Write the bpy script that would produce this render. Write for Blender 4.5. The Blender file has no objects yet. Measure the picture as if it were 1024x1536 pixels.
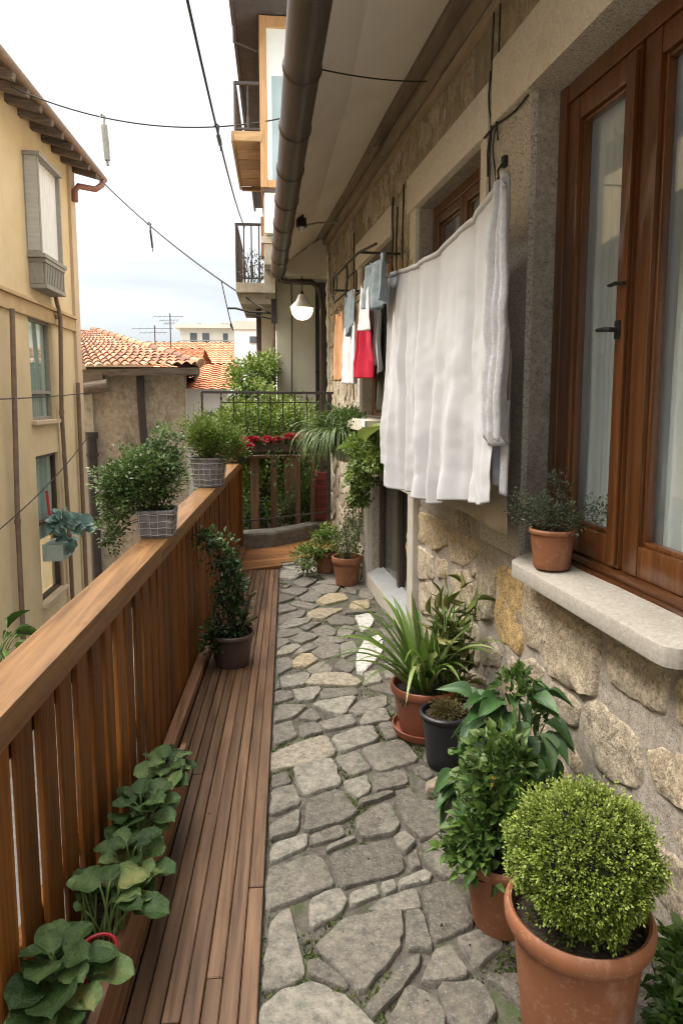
import bpy, bmesh, math, random
import numpy as np
from mathutils import Vector, noise
R = random.Random(7)
NR = np.random.default_rng(11)
S = bpy.context.scene
COL = S.collection
rad = math.radians

# ------------------------------------------------------------------ camera
F = 1024.0
PH = rad(6.5)
CY = 600 + F * math.tan(PH)
TH = math.atan(97 / F * math.cos(PH))
CAMH = 1.6
cam_d = bpy.data.cameras.new('camera')
cam = bpy.data.objects.new('camera', cam_d)
COL.objects.link(cam)
cam.location = (0, 0, CAMH)
cam.rotation_euler = (math.pi / 2 - PH, 0, -TH)
cam_d.sensor_fit = 'VERTICAL'
cam_d.sensor_height = 36
cam_d.lens = 36 * F / 1536
cam_d.shift_y = (CY - 768) / 1536
cam_d.clip_start = 0.02
cam_d.clip_end = 2000
S.camera = cam
S.render.resolution_x, S.render.resolution_y = 682, 1024

_s, _c = math.sin, math.cos
_f = (_s(TH) * _c(PH), _c(TH) * _c(PH), -_s(PH))
_r = (_c(TH), -_s(TH), 0)
_u = (_s(TH) * _s(PH), _c(TH) * _s(PH), _c(PH))


def ray(px, py):
    a = (px - 512) / F
    b = (CY - py) / F
    return [_f[i] + a * _r[i] + b * _u[i] for i in range(3)]


# measuring helpers: read a photo coordinate off a known plane of the place
def gz(px, py, z=0.0):
    d = ray(px, py)
    t = (z - CAMH) / d[2]
    return Vector((d[0] * t, d[1] * t, z))


def gy(px, py, y):
    d = ray(px, py)
    t = y / d[1]
    return Vector((d[0] * t, y, CAMH + d[2] * t))


def gx(px, py, x):
    d = ray(px, py)
    t = x / d[0]
    return Vector((x, d[1] * t, CAMH + d[2] * t))


# the stone wall stands on a slightly splayed line; s runs along it, o sticks out of it
K = 0.076
X0 = 1.22
KL = math.hypot(1, K)
WT = Vector((-K / KL, 1 / KL, 0))
WN = Vector((-1 / KL, -K / KL, 0))


def W(s, z, o=0.0):
    return Vector((X0, 0, 0)) + WT * s + WN * o + Vector((0, 0, z))


def gw(px, py, o=0.0):
    d = ray(px, py)
    t = (X0 - o * KL) / (d[0] + K * d[1])
    p = Vector((d[0] * t, d[1] * t, CAMH + d[2] * t))
    q = p - Vector((X0, 0, 0))
    return q.dot(WT), p.z


# ------------------------------------------------------------------ materials
def rgb(c):
    return (c[0], c[1], c[2], 1)


class NT:
    def __init__(self, name):
        self.m = bpy.data.materials.new(name)
        self.m.use_nodes = True
        self.t = self.m.node_tree
        self.t.nodes.clear()

    def n(self, kind, **kw):
        x = self.t.nodes.new(kind)
        for k, v in kw.items():
            setattr(x, k, v)
        return x

    def l(self, a, b):
        self.t.links.new(a, b)

    def ramp(self, fac, stops, interp='LINEAR'):
        r = self.n('ShaderNodeValToRGB')
        r.color_ramp.interpolation = interp
        e = r.color_ramp.elements
        while len(e) < len(stops):
            e.new(0.5)
        for i, (p, c) in enumerate(stops):
            e[i].position = p
            e[i].color = rgb(c) if hasattr(c, '__len__') else (c, c, c, 1)
        self.l(fac, r.inputs[0])
        return r.outputs[0]

    def noise(self, vec, sc, detail=5, rough=.6, dist=0.0):
        mp = self.n('ShaderNodeMapping')
        mp.inputs['Scale'].default_value = sc if hasattr(sc, '__len__') else (sc, sc, sc)
        self.l(vec, mp.inputs[0])
        x = self.n('ShaderNodeTexNoise')
        x.inputs['Scale'].default_value = 1
        x.inputs['Detail'].default_value = detail
        x.normalize = True
        x.inputs['Roughness'].default_value = rough
        x.inputs['Distortion'].default_value = dist
        self.l(mp.outputs[0], x.inputs['Vector'])
        return x.outputs[0]

    def mix(self, fac, a, b, mode='MIX'):
        x = self.n('ShaderNodeMix', data_type='RGBA', blend_type=mode)
        for sock, v in ((x.inputs[0], fac), (x.inputs[6], a), (x.inputs[7], b)):
            if isinstance(v, (int, float)):
                sock.default_value = v
            elif isinstance(v, tuple):
                sock.default_value = rgb(v)
            else:
                self.l(v, sock)
        return x.outputs[2]


_mats = {}


def M(name, c1, c2=None, sc=8, rough=.75, bump=.3, bs=40, bd=.01, tint=0.0, pal=None, spots=(), spec=.4, metal=0.0,
      trans=0.0, coat=0.0, dist=0.0, detail=5, lo=.3, hi=.7, mul=None):
    """procedural surface: two-tone noise (or a palette picked by the 'tint' attribute), extra blotches, bump"""
    if name in _mats:
        return _mats[name]
    N = NT(name)
    tc = N.n('ShaderNodeTexCoord')
    at = N.n('ShaderNodeAttribute', attribute_name='tint')
    vec = tc.outputs['Object']
    off = N.n('ShaderNodeVectorMath', operation='SCALE')
    off.inputs[0].default_value = (7.3, 3.1, 5.7)
    N.l(at.outputs['Fac'], off.inputs['Scale'])
    add = N.n('ShaderNodeVectorMath', operation='ADD')
    N.l(vec, add.inputs[0])
    N.l(off.outputs[0], add.inputs[1])
    tv = add.outputs[0]
    n1 = N.noise(tv, sc, detail, .62, dist)
    if pal:
        base = N.ramp(at.outputs['Fac'], pal)
        dark = N.ramp(n1, [(lo, c1), (hi, c2)])
        col = N.mix(1.0, base, dark, 'MULTIPLY')
    else:
        col = N.ramp(n1, [(lo, c1), (hi, c2 or c1)])
    for (csp, ssp, p0, p1, amt) in spots:
        ns = N.noise(vec, ssp, 6, .65)
        mk = N.ramp(ns, [(p0, 0.0), (p1, amt)])
        col = N.mix(mk, col, csp)
    if tint:
        hs = N.n('ShaderNodeHueSaturation')
        mr = N.n('ShaderNodeMapRange')
        mr.inputs['To Min'].default_value = 1 - tint
        mr.inputs['To Max'].default_value = 1 + tint
        N.l(at.outputs['Fac'], mr.inputs['Value'])
        N.l(mr.outputs[0], hs.inputs['Value'])
        N.l(col, hs.inputs['Color'])
        col = hs.outputs[0]
    b = N.n('ShaderNodeBsdfPrincipled')
    N.l(col, b.inputs['Base Color'])
    b.inputs['Roughness'].default_value = rough
    b.inputs['Specular IOR Level'].default_value = spec
    b.inputs['Metallic'].default_value = metal
    b.inputs['Coat Weight'].default_value = coat
    b.inputs['Coat Roughness'].default_value = .15
    if bump:
        bn = N.noise(tv, bs, 5, .7)
        bp = N.n('ShaderNodeBump')
        bp.inputs['Strength'].default_value = bump
        bp.inputs['Distance'].default_value = bd
        N.l(bn, bp.inputs['Height'])
        N.l(bp.outputs[0], b.inputs['Normal'])
    out = N.n('ShaderNodeOutputMaterial')
    if trans:
        tr = N.n('ShaderNodeBsdfTranslucent')
        N.l(col, tr.inputs[0])
        mx = N.n('ShaderNodeMixShader')
        mx.inputs[0].default_value = trans
        N.l(b.outputs[0], mx.inputs[1])
        N.l(tr.outputs[0], mx.inputs[2])
        N.l(mx.outputs[0], out.inputs[0])
    else:
        N.l(b.outputs[0], out.inputs[0])
    _mats[name] = N.m
    return N.m


def leafmat(name, pal, rough=.45, trans=.28, spec=.4):
    return M(name, (.8, .8, .8), (1.1, 1.1, 1.1), sc=60, rough=rough, bump=.15, bs=90, pal=pal, trans=trans, spec=spec)


def wood(name, c1, c2, axis, rough=.5, tint=.2, knots=None, coat=0.0, fine=1.0, spec=.4, bump=.25):
    long_, across = 1.6 * fine, 34 * fine
    sc = [across, across, across]
    sc[axis] = long_
    bs = [110, 110, 110]
    bs[axis] = 3
    sp = []
    if knots:
        ks = [9, 9, 9]
        ks[axis] = 2.6
        sp.append((knots, tuple(ks), .63, .74, .75))
    return M(name, c1, c2, sc=tuple(sc), rough=rough, bump=bump, bs=tuple(bs), bd=.004, tint=tint, spots=sp, coat=coat,
             dist=.6, detail=7, spec=spec)


def glass(name, tintc=(.9, .95, .95), amount=.12):
    N = NT(name)
    tr = N.n('ShaderNodeBsdfTransparent')
    tr.inputs[0].default_value = rgb(tintc)
    gl = N.n('ShaderNodeBsdfGlossy')
    gl.inputs['Roughness'].default_value = .02
    fr = N.n('ShaderNodeLayerWeight')
    pw = N.n('ShaderNodeMath', operation='POWER')
    pw.inputs[1].default_value = 4.0
    N.l(fr.outputs['Facing'], pw.inputs[0])
    ma = N.n('ShaderNodeMath', operation='MULTIPLY_ADD')
    ma.inputs[1].default_value = .6
    ma.inputs[2].default_value = amount
    N.l(pw.outputs[0], ma.inputs[0])
    mx = N.n('ShaderNodeMixShader')
    N.l(ma.outputs[0], mx.inputs[0])
    N.l(tr.outputs[0], mx.inputs[1])
    N.l(gl.outputs[0], mx.inputs[2])
    o = N.n('ShaderNodeOutputMaterial')
    N.l(mx.outputs[0], o.inputs[0])
    return N.m


def emit(name, c, s):
    N = NT(name)
    e = N.n('ShaderNodeEmission')
    e.inputs[0].default_value = rgb(c)
    e.inputs[1].default_value = s
    o = N.n('ShaderNodeOutputMaterial')
    N.l(e.outputs[0], o.inputs[0])
    return N.m


# ------------------------------------------------------------------ objects
ORI = {}


def tag(o, label, cat, group=None):
    o['label'] = label
    o['category'] = cat
    if group:
        o['group'] = group
    return o


def thing(name, label, cat, loc, group=None):
    o = bpy.data.objects.new(name, None)
    o.empty_display_size = .1
    COL.objects.link(o)
    o.location = loc
    ORI[o] = Vector(loc)
    return tag(o, label, cat, group)


class MB:
    def __init__(self):
        self.v = []
        self.f = []
        self.t = []

    def add(self, vs, fs, tint=.5):
        k = len(self.v)
        self.v += [tuple(p) for p in vs]
        self.f += [tuple(i + k for i in q) for q in fs]
        if hasattr(tint, '__len__'):
            self.t += list(tint)
        else:
            self.t += [tint] * len(fs)

    def box(self, a, b, tint=.5, fn=None):
        (x0, y0, z0), (x1, y1, z1) = a, b
        vs = [(x0, y0, z0), (x1, y0, z0), (x1, y1, z0), (x0, y1, z0), (x0, y0, z1), (x1, y0, z1), (x1, y1, z1), (x0, y1, z1)]
        if fn:
            vs = [fn(*p) for p in vs]
        self.add(vs, [(0, 3, 2, 1), (4, 5, 6, 7), (0, 1, 5, 4), (1, 2, 6, 5), (2, 3, 7, 6), (3, 0, 4, 7)], tint)
        return self

    def wbox(self, s0, s1, z0, z1, o0, o1, tint=.5):
        return self.box((s0, z0, o0), (s1, z1, o1), tint, W)

    def beam(self, p, q, w, h, tint=.5, side=None):
        """a board from p to q, w wide along 'side', h thick, centred on the line"""
        p, q = Vector(p), Vector(q)
        d = (q - p).normalized()
        s = Vector(side) if side else d.cross(Vector((0, 0, 1)))
        if s.length < 1e-4:
            s = Vector((1, 0, 0))
        s = (s - d * s.dot(d)).normalized()
        n = s.cross(d)
        vs = []
        for c in (p, q):
            for a, b in ((-1, -1), (1, -1), (1, 1), (-1, 1)):
                vs.append(c + s * a * w / 2 + n * b * h / 2)
        self.add(vs, [(0, 1, 2, 3), (7, 6, 5, 4), (0, 4, 5, 1), (1, 5, 6, 2), (2, 6, 7, 3), (3, 7, 4, 0)], tint)
        return self

    def tube(self, pts, r, n=8, tint=.5, cap=True):
        pts = [Vector(p) for p in pts]
        m = len(pts)
        rs = r if hasattr(r, '__len__') else [r] * m
        vs = []
        ref = None
        for i, p in enumerate(pts):
            d = (pts[min(i + 1, m - 1)] - pts[max(i - 1, 0)])
            if d.length < 1e-9:
                d = Vector((0, 0, 1))
            d.normalize()
            if ref is None:
                ref = Vector((0, 0, 1)) if abs(d.z) < .9 else Vector((1, 0, 0))
            a = (ref - d * ref.dot(d)).normalized()
            ref = a
            b = d.cross(a)
            for j in range(n):
                t = 2 * math.pi * j / n
                vs.append(p + (a * math.cos(t) + b * math.sin(t)) * rs[i])
        fs = []
        for i in range(m - 1):
            for j in range(n):
                k = (j + 1) % n
                fs.append((i * n + j, i * n + k, (i + 1) * n + k, (i + 1) * n + j))
        if cap:
            fs.append(tuple(range(n - 1, -1, -1)))
            fs.append(tuple((m - 1) * n + j for j in range(n)))
        self.add(vs, fs, tint)
        return self

    def lathe(self, c, prof, n=44, tint=.5, sq=0.0):
        vs, fs = [], []
        for r, z in prof:
            for j in range(n):
                t = 2 * math.pi * j / n
                x, y = math.cos(t), math.sin(t)
                if sq:
                    q = max(abs(x), abs(y))
                    x, y = x * (1 - sq) + x / q * sq, y * (1 - sq) + y / q * sq
                vs.append((c[0] + r * x, c[1] + r * y, c[2] + z))
        for i in range(len(prof) - 1):
            for j in range(n):
                k = (j + 1) % n
                fs.append((i * n + j, i * n + k, (i + 1) * n + k, (i + 1) * n + j))
        fs.append(tuple(range(n - 1, -1, -1)))
        fs.append(tuple((len(prof) - 1) * n + j for j in range(n)))
        self.add(vs, fs, tint)
        return self

    def grid(self, fn, nu, nv, tint=.5, u0=0., u1=1., v0=0., v1=1.):
        vs = []
        for i in range(nu + 1):
            for j in range(nv + 1):
                vs.append(fn(u0 + (u1 - u0) * i / nu, v0 + (v1 - v0) * j / nv))
        fs = []
        for i in range(nu):
            for j in range(nv):
                a = i * (nv + 1) + j
                fs.append((a, a + nv + 1, a + nv + 2, a + 1))
        self.add(vs, fs, tint)
        return self

    def prism(self, poly, fn, h0, h1, tint=.5):
        n = len(poly)
        vs = [fn(p[0], p[1], h0) for p in poly] + [fn(p[0], p[1], h1) for p in poly]
        fs = [tuple(range(n - 1, -1, -1)), tuple(range(n, 2 * n))]
        for i in range(n):
            j = (i + 1) % n
            fs.append((i, j, n + j, n + i))
        self.add(vs, fs, tint)
        return self

    def build(self, name, mat, parent=None, origin=None, smooth=False, bevel=0.0, seg=2, solid=0.0, fix=True):
        o0 = Vector(origin) if origin is not None else Vector((0, 0, 0))
        if parent is not None:
            o0 = ORI[parent]
        me = bpy.data.meshes.new(name)
        me.from_pydata([tuple(Vector(p) - o0) for p in self.v], [], self.f)
        a = me.attributes.new('tint', 'FLOAT', 'FACE')
        a.data.foreach_set('value', [float(x) for x in self.t])
        if fix or bevel:
            bm = bmesh.new()
            bm.from_mesh(me)
            if fix:
                bmesh.ops.recalc_face_normals(bm, faces=bm.faces)
            if bevel:
                es = [e for e in bm.edges if len(e.link_faces) == 2 and e.calc_face_angle(0) > .6]
                bmesh.ops.bevel(bm, geom=es, offset=bevel, segments=seg, affect='EDGES', profile=.6, clamp_overlap=True)
            bm.to_mesh(me)
            bm.free()
        if smooth:
            me.polygons.foreach_set('use_smooth', [True] * len(me.polygons))
            if smooth != 'all':
                me.set_sharp_from_angle(angle=rad(smooth if smooth > 1 else 40))
        me.materials.append(mat)
        me.update()
        o = bpy.data.objects.new(name, me)
        COL.objects.link(o)
        if parent is not None:
            o.parent = parent
            ORI[o] = ORI[parent]
        else:
            o.location = o0
            ORI[o] = o0
        if solid:
            md = o.modifiers.new('thickness', 'SOLIDIFY')
            md.thickness = solid
            md.offset = 0
        return o


def struct(o):
    o['kind'] = 'structure'
    return o


def stuff(o):
    o['kind'] = 'stuff'
    return o


# ------------------------------------------------------------------ leaves
def tmpl_leaf(na, nb, shape, droop, cup, ripple=0.0, notch=0.0, veins=0.0):
    """a leaf blade: a grid running from base to tip; (along, across, up)"""
    vs = []
    for i in range(na + 1):
        a = i / na
        w = shape(a)
        for j in range(nb + 1):
            b = j / nb * 2 - 1
            up = cup * abs(b) * w * (1 if nb > 1 else 1) - droop * a * a + ripple * math.sin(a * 11 + b * 3) * (.3 + abs(b))
            al = a - notch * max(0, abs(b) - .1) * (1 - a) * 0
            vs.append((al, b * w * .5, up))
    fs = []
    for i in range(na):
        for j in range(nb):
            k = i * (nb + 1) + j
            fs.append((k, k + nb + 1, k + nb + 2, k + 1))
    if veins:
        vt = []
        for i in range(na):
            for j in range(nb):
                b = abs((j + .5) / nb * 2 - 1)
                vt.append(veins * ((.9 - 1.9 * b) * (1 - .6 * i / na) + (.12 if i % 2 else -.12)))
        return np.array(vs), np.array(fs), np.array(vt)
    return np.array(vs), np.array(fs)


def sh_oval(a):
    return max(.02, math.sin(math.pi * min(1, a * .97 + .02)) ** .8)


def sh_point(a):
    return max(.015, (math.sin(math.pi * a ** .75) ** .9) * (1 - .15 * a))


def sh_round(a):
    return max(.12, (max(0.0, 1 - (2 * a - 1) ** 2)) ** .42)


T_SMALL = tmpl_leaf(2, 2, sh_oval, .15, .35)
T_SMALL = (np.array([(0, 0, 0), (.45, .5, .14), (.45, -.5, .14), (1, 0, -.08), (.5, 0, 0)]),
           np.array([(0, 4, 1, 1), (1, 4, 3, 3), (0, 2, 4, 4), (2, 3, 4, 4)]))
T_MED = tmpl_leaf(4, 2, sh_point, .28, .3)
T_BIG = tmpl_leaf(8, 4, sh_point, .42, .28, .012, 0, .10)
T_ROUND = tmpl_leaf(12, 8, sh_round, .10, .17, .030, 0, .19)


def norm(a):
    return a / np.maximum(1e-9, np.linalg.norm(a, axis=1, keepdims=True))


def leaves(name, P, D, N, L, Wd, tint, mat, parent=None, T=T_SMALL, smooth=False, origin=None):
    P, D, N = np.asarray(P, float), norm(np.asarray(D, float)), np.asarray(N, float)
    n = len(P)
    L = np.broadcast_to(np.asarray(L, float), (n,))
    Wd = np.broadcast_to(np.asarray(Wd, float), (n,))
    Sd = np.cross(N, D)
    bad = np.linalg.norm(Sd, axis=1) < 1e-3
    Sd[bad] = np.cross(D[bad], np.array((.3, .8, .5)))
    Sd = norm(Sd)
    U = np.cross(D, Sd)
    tv, tf = T[0], T[1]
    fo = T[2] if len(T) > 2 else np.zeros(len(tf))
    k = len(tv)
    V = (P[:, None, :] + D[:, None, :] * (tv[None, :, 0] * L[:, None])[..., None]
         + Sd[:, None, :] * (tv[None, :, 1] * Wd[:, None])[..., None]
         + U[:, None, :] * (tv[None, :, 2] * L[:, None])[..., None])
    V = V.reshape(-1, 3)
    o0 = ORI[parent] if parent is not None else (Vector(origin) if origin is not None else Vector((0, 0, 0)))
    V = V - np.array(o0)
    me = bpy.data.meshes.new(name)
    tri = tf[:, 2] == tf[:, 3]
    sizes = np.where(tri, 3, 4)
    flat = []
    for q, t in zip(tf, tri):
        flat += list(q[:3]) if t else list(q)
    flat = np.array(flat)
    nl = len(flat)
    loops = (flat[None, :] + (np.arange(n) * k)[:, None]).reshape(-1)
    fs = np.tile(sizes, n)
    starts = np.concatenate(([0], np.cumsum(fs)[:-1]))
    me.vertices.add(len(V))
    me.vertices.foreach_set('co', V.reshape(-1).astype(np.float32))
    me.loops.add(len(loops))
    me.loops.foreach_set('vertex_index', loops.astype(np.int32))
    me.polygons.add(len(fs))
    me.polygons.foreach_set('loop_start', starts.astype(np.int32))
    a = me.attributes.new('tint', 'FLOAT', 'FACE')
    tt = np.clip(np.repeat(np.broadcast_to(np.asarray(tint, float), (n,)), len(tf)) + np.tile(fo, n), 0, 1)
    a.data.foreach_set('value', tt.astype(np.float32))
    me.update(calc_edges=True)
    me.validate()
    if smooth:
        me.polygons.foreach_set('use_smooth', [True] * len(me.polygons))
    me.materials.append(mat)
    o = bpy.data.objects.new(name, me)
    COL.objects.link(o)
    if parent is not None:
        o.parent = parent
        ORI[o] = ORI[parent]
    else:
        o.location = o0
        ORI[o] = o0
    return o


def rdir(n):
    return norm(NR.normal(size=(n, 3)))


def clumps(blobs, nc, nl, cr, shell=.55, up=.35, stretch=1.0):
    """leaf positions/directions: clumps of leaves spread through ellipsoid blobs [(centre, radii, share)]"""
    P, D, Tn, C = [], [], [], []
    tot = sum(b[2] for b in blobs)
    for c, r, share in blobs:
        m = max(2, int(nc * share / tot))
        d = rdir(m)
        rr = (shell + (1 - shell) * NR.random(m)) * (1 + .16 * NR.normal(size=m))
        cc = np.array(c) + d * rr[:, None] * np.array(r)
        C.append(cc)
        for i in range(m):
            k = max(1, int(nl * (.6 + .8 * NR.random())))
            e = rdir(k)
            rad_ = cr * (.6 + .8 * NR.random())
            p = cc[i] + e * (NR.random(k) ** .5 * rad_)[:, None] * np.array((1, 1, stretch))
            P.append(p)
            D.append(e * .7 + d[i] * .7 + np.array((0, 0, up)) + NR.normal(size=(k, 3)) * .25)
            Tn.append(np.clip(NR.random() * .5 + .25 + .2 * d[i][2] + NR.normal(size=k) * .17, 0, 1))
    return np.concatenate(P), np.concatenate(D), np.concatenate(Tn), np.concatenate(C)


def shrub(parent, base, blobs, nc, nl, cr, L, mat, wr=.5, T=T_SMALL, shell=.5, up=.35, stemmat=None, nstem=10, stemr=.004, stretch=1.0, name='foliage'):
    P, D, Tn, C = clumps(blobs, nc, nl, cr, shell, up, stretch)
    n = len(P)
    N = rdir(n) * .55 + np.array((0, 0, .8))
    o = leaves(name, P, D, N, L * (.65 + .7 * NR.random(n)), L * wr * (.7 + .6 * NR.random(n)), Tn, mat, parent, T)
    if stemmat is not None:
        mb = MB()
        idx = NR.choice(len(C), min(nstem, len(C)), replace=False)
        b = Vector(base)
        for i in idx:
            e = Vector(C[i])
            mid = b.lerp(e, .5) + Vector(NR.normal(size=3)) * .03 + Vector((0, 0, .04))
            s0 = b + Vector((NR.normal() * .015, NR.normal() * .015, -.02))
            pts = [s0.lerp(mid, t) * (1 - t) + mid.lerp(e, t) * t for t in (0, .25, .5, .75, 1)]
            mb.tube(pts, [stemr, stemr * .9, stemr * .75, stemr * .6, stemr * .4], 5)
        mb.build('stem', stemmat, parent, smooth='all')
    return o


# ------------------------------------------------------------------ rough stones
def nz(p, s=1.0, seed=0.0):
    return noise.noise(Vector((p[0] * s + seed, p[1] * s - seed, (p[2] if len(p) > 2 else 0) * s + seed * .37)))


def in_poly(p, poly):
    c = False
    n = len(poly)
    for i in range(n):
        a, b = poly[i], poly[i - 1]
        if (a[1] > p[1]) != (b[1] > p[1]) and p[0] < (b[0] - a[0]) * (p[1] - a[1]) / (b[1] - a[1]) + a[0]:
            c = not c
    return c


def area_c(poly):
    A = cx = cy = 0
    n = len(poly)
    for i in range(n):
        a, b = poly[i], poly[(i + 1) % n]
        k = a[0] * b[1] - b[0] * a[1]
        A += k
        cx += (a[0] + b[0]) * k
        cy += (a[1] + b[1]) * k
    A *= .5
    if abs(A) < 1e-9:
        return 0, poly[0]
    return abs(A), (cx / (6 * A), cy / (6 * A))


def chaikin(poly, q=.22):
    o = []
    n = len(poly)
    for i in range(n):
        a, b = poly[i], poly[(i + 1) % n]
        o.append((a[0] * (1 - q) + b[0] * q, a[1] * (1 - q) + b[1] * q))
        o.append((a[0] * q + b[0] * (1 - q), a[1] * q + b[1] * (1 - q)))
    return o


def stone(mb, poly, fn, h, tint, step=.03, rough=.004, dom=.3, inset=.012, low=-.02, tilt=0.0, cut=.10, grow=1.0):
    """one stone: outline poly in 2-D, mapped by fn(u, v, height)"""
    A, c = area_c(poly)
    if A < .0004:
        return
    p = chaikin(poly, cut)
    res = []
    n = len(p)
    for i in range(n):
        a, b = p[i], p[(i + 1) % n]
        d = math.hypot(b[0] - a[0], b[1] - a[1])
        m = max(1, int(d / step + .5))
        for k in range(m):
            res.append((a[0] + (b[0] - a[0]) * k / m, a[1] + (b[1] - a[1]) * k / m))
    sd = R.random() * 50
    res = [(c[0] + (x - c[0]) * grow, c[1] + (y - c[1]) * grow) for x, y in res]
    size = math.sqrt(A)
    jit = min(.009, size * .045)
    res = [(x + jit * nz((x, y), 28, sd), y + jit * nz((x, y), 28, sd + 9)) for x, y in res]
    n = len(res)
    k1 = max(.5, 1 - inset / size * 1.6)
    ta, tb = R.uniform(-tilt, tilt), R.uniform(-tilt, tilt)
    rings = [(1.03, low, 0), (1.0, h * .35, .3), ((1 + k1) / 2, h * .82, .7), (k1, h, 1), (k1 * .72, h * (1 + dom * .5), 1), (k1 * .42, h * (1 + dom), 1), (k1 * .16, h * (1 + dom), 1)]
    vs = []
    for f, hh, rr in rings:
        for x, y in res:
            u, v = c[0] + (x - c[0]) * f, c[1] + (y - c[1]) * f
            e = rough * rr * (nz((u, v), 9, sd) * 1.2 + nz((u, v), 26, sd) * .6 + nz((u, v), 60, sd) * .3)
            vs.append(fn(u, v, hh + e + (ta * (u - c[0]) + tb * (v - c[1])) * rr))
    fs = []
    for i in range(len(rings) - 1):
        for j in range(n):
            k = (j + 1) % n
            fs.append((i * n + j, i * n + k, (i + 1) * n + k, (i + 1) * n + j))
    fs.append(tuple((len(rings) - 1) * n + j for j in range(n)))
    mb.add(vs, fs, tint)


def clip_half(poly, m, d):
    """keep the part of poly with (p-m).d <= 0"""
    o = []
    n = len(poly)
    for i in range(n):
        a, b = poly[i], poly[(i + 1) % n]
        fa = (a[0] - m[0]) * d[0] + (a[1] - m[1]) * d[1]
        fb = (b[0] - m[0]) * d[0] + (b[1] - m[1]) * d[1]
        if fa <= 0:
            o.append(a)
        if (fa < 0 < fb) or (fb < 0 < fa):
            t = fa / (fa - fb)
            o.append((a[0] + (b[0] - a[0]) * t, a[1] + (b[1] - a[1]) * t))
    return o


def voronoi(rect, du, dv, gap, seed, jit=.38, extra=()):
    """irregular cells filling rect (u0,v0,u1,v1), shrunk by gap; extra seeds only push the cells away"""
    rr = random.Random(seed)
    u0, v0, u1, v1 = rect
    nu, nv = max(1, round((u1 - u0) / du)), max(1, round((v1 - v0) / dv))
    seeds = []
    for j in range(nv):
        for i in range(nu):
            seeds.append((u0 + (u1 - u0) * (i + .5 + (.25 if j % 2 else -.25) + rr.uniform(-jit, jit)) / nu,
                          v0 + (v1 - v0) * (j + .5 + rr.uniform(-jit, jit)) / nv))
    allp = seeds + list(extra)
    out = []
    for a in seeds:
        poly = [(u0, v0), (u1, v0), (u1, v1), (u0, v1)]
        for b in allp:
            if b is a:
                continue
            d = (b[0] - a[0], b[1] - a[1])
            l = math.hypot(*d)
            if l > 4 * max(du, dv) or l < 1e-6:
                continue
            d = (d[0] / l, d[1] / l)
            m = (a[0] + d[0] * (l / 2 - gap / 2), a[1] + d[1] * (l / 2 - gap / 2))
            poly = clip_half(poly, m, d)
            if len(poly) < 3:
                break
        if len(poly) >= 3:
            out.append(poly)
    return out


def holed(mb, fn, u0, u1, v0, v1, holes, depth, h=0.0, step=1.0):
    """a wall sheet with openings and reveals going back by depth; fn(u, v, out)"""
    us = sorted({u0, u1, *[x for q in holes for x in q[:2] if u0 < x < u1]})
    vs_ = sorted({v0, v1, *[x for q in holes for x in q[2:] if v0 < x < v1]})
    for i in range(len(us) - 1):
        for j in range(len(vs_) - 1):
            cu, cv = (us[i] + us[i + 1]) / 2, (vs_[j] + vs_[j + 1]) / 2
            if any(a < cu < b and c < cv < d for a, b, c, d in holes):
                continue
            mb.add([fn(us[i], vs_[j], h), fn(us[i + 1], vs_[j], h), fn(us[i + 1], vs_[j + 1], h), fn(us[i], vs_[j + 1], h)], [(0, 1, 2, 3)])
    for a, b, c, d in holes:
        q = [(a, c), (b, c), (b, d), (a, d)]
        for k in range(4):
            p, r = q[k], q[(k + 1) % 4]
            mb.add([fn(p[0], p[1], h), fn(r[0], r[1], h), fn(r[0], r[1], h - depth), fn(p[0], p[1], h - depth)], [(0, 1, 2, 3)])
# ------------------------------------------------------------------ palette of materials
m_rail = wood('honey_timber', (.105, .048, .016), (.285, .148, .056), 1, rough=.5, tint=.12, spec=.3, knots=(.10, .04, .012))
m_slat = wood('stained_boards', (.066, .022, .004), (.245, .090, .016), 2, rough=.55, spec=.18, tint=.34, knots=(.05, .017, .006))
m_deck = wood('deck_timber', (.062, .033, .017), (.190, .108, .059), 1, rough=.5, tint=.32, knots=(.04, .02, .012), spec=.3)
m_deck2 = wood('deck_timber_far', (.16, .065, .022), (.34, .155, .058), 0, rough=.45, tint=.25)
m_trough = wood('trough_timber', (.10, .045, .02), (.30, .16, .085), 1, rough=.6, tint=.15, knots=(.06, .03, .015))
m_winwood = wood('varnished_frame', (.060, .020, .006), (.155, .058, .017), 2, rough=.28, tint=.12, coat=.5)
m_winwood_h = wood('varnished_frame_flat', (.048, .017, .006), (.125, .047, .015), 1, rough=.28, tint=.12, coat=.5)
m_stone_path = M('paving_stone', (.50, .50, .50), (1.30, 1.27, 1.21), sc=34, rough=.8, bump=1.0, bs=85, bd=.009, lo=.32, hi=.68, detail=9,
                 pal=[(0, (.104, .089, .071)), (.35, (.142, .125, .101)), (.6, (.188, .167, .137)), (.8, (.265, .242, .20)), (.9, (.33, .26, .16)), (.97, (.50, .48, .44)), (1, (.56, .54, .50))],
                 spots=[((.33, .305, .26), 120, .53, .64, .42), ((.07, .063, .052), 100, .54, .66, .5), ((.09, .08, .062), 9, .54, .68, .5), ((.36, .32, .255), 6, .57, .70, .35), ((.085, .10, .04), 3.5, .60, .72, .25)])
m_joint = M('path_joint_soil', (.045, .038, .028), (.155, .135, .108), sc=34, rough=.95, bump=.9, bs=150, bd=.01,
            spots=[((.055, .085, .018), 4.5, .52, .62, .8), ((.17, .15, .125), 60, .6, .7, .4)])
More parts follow.
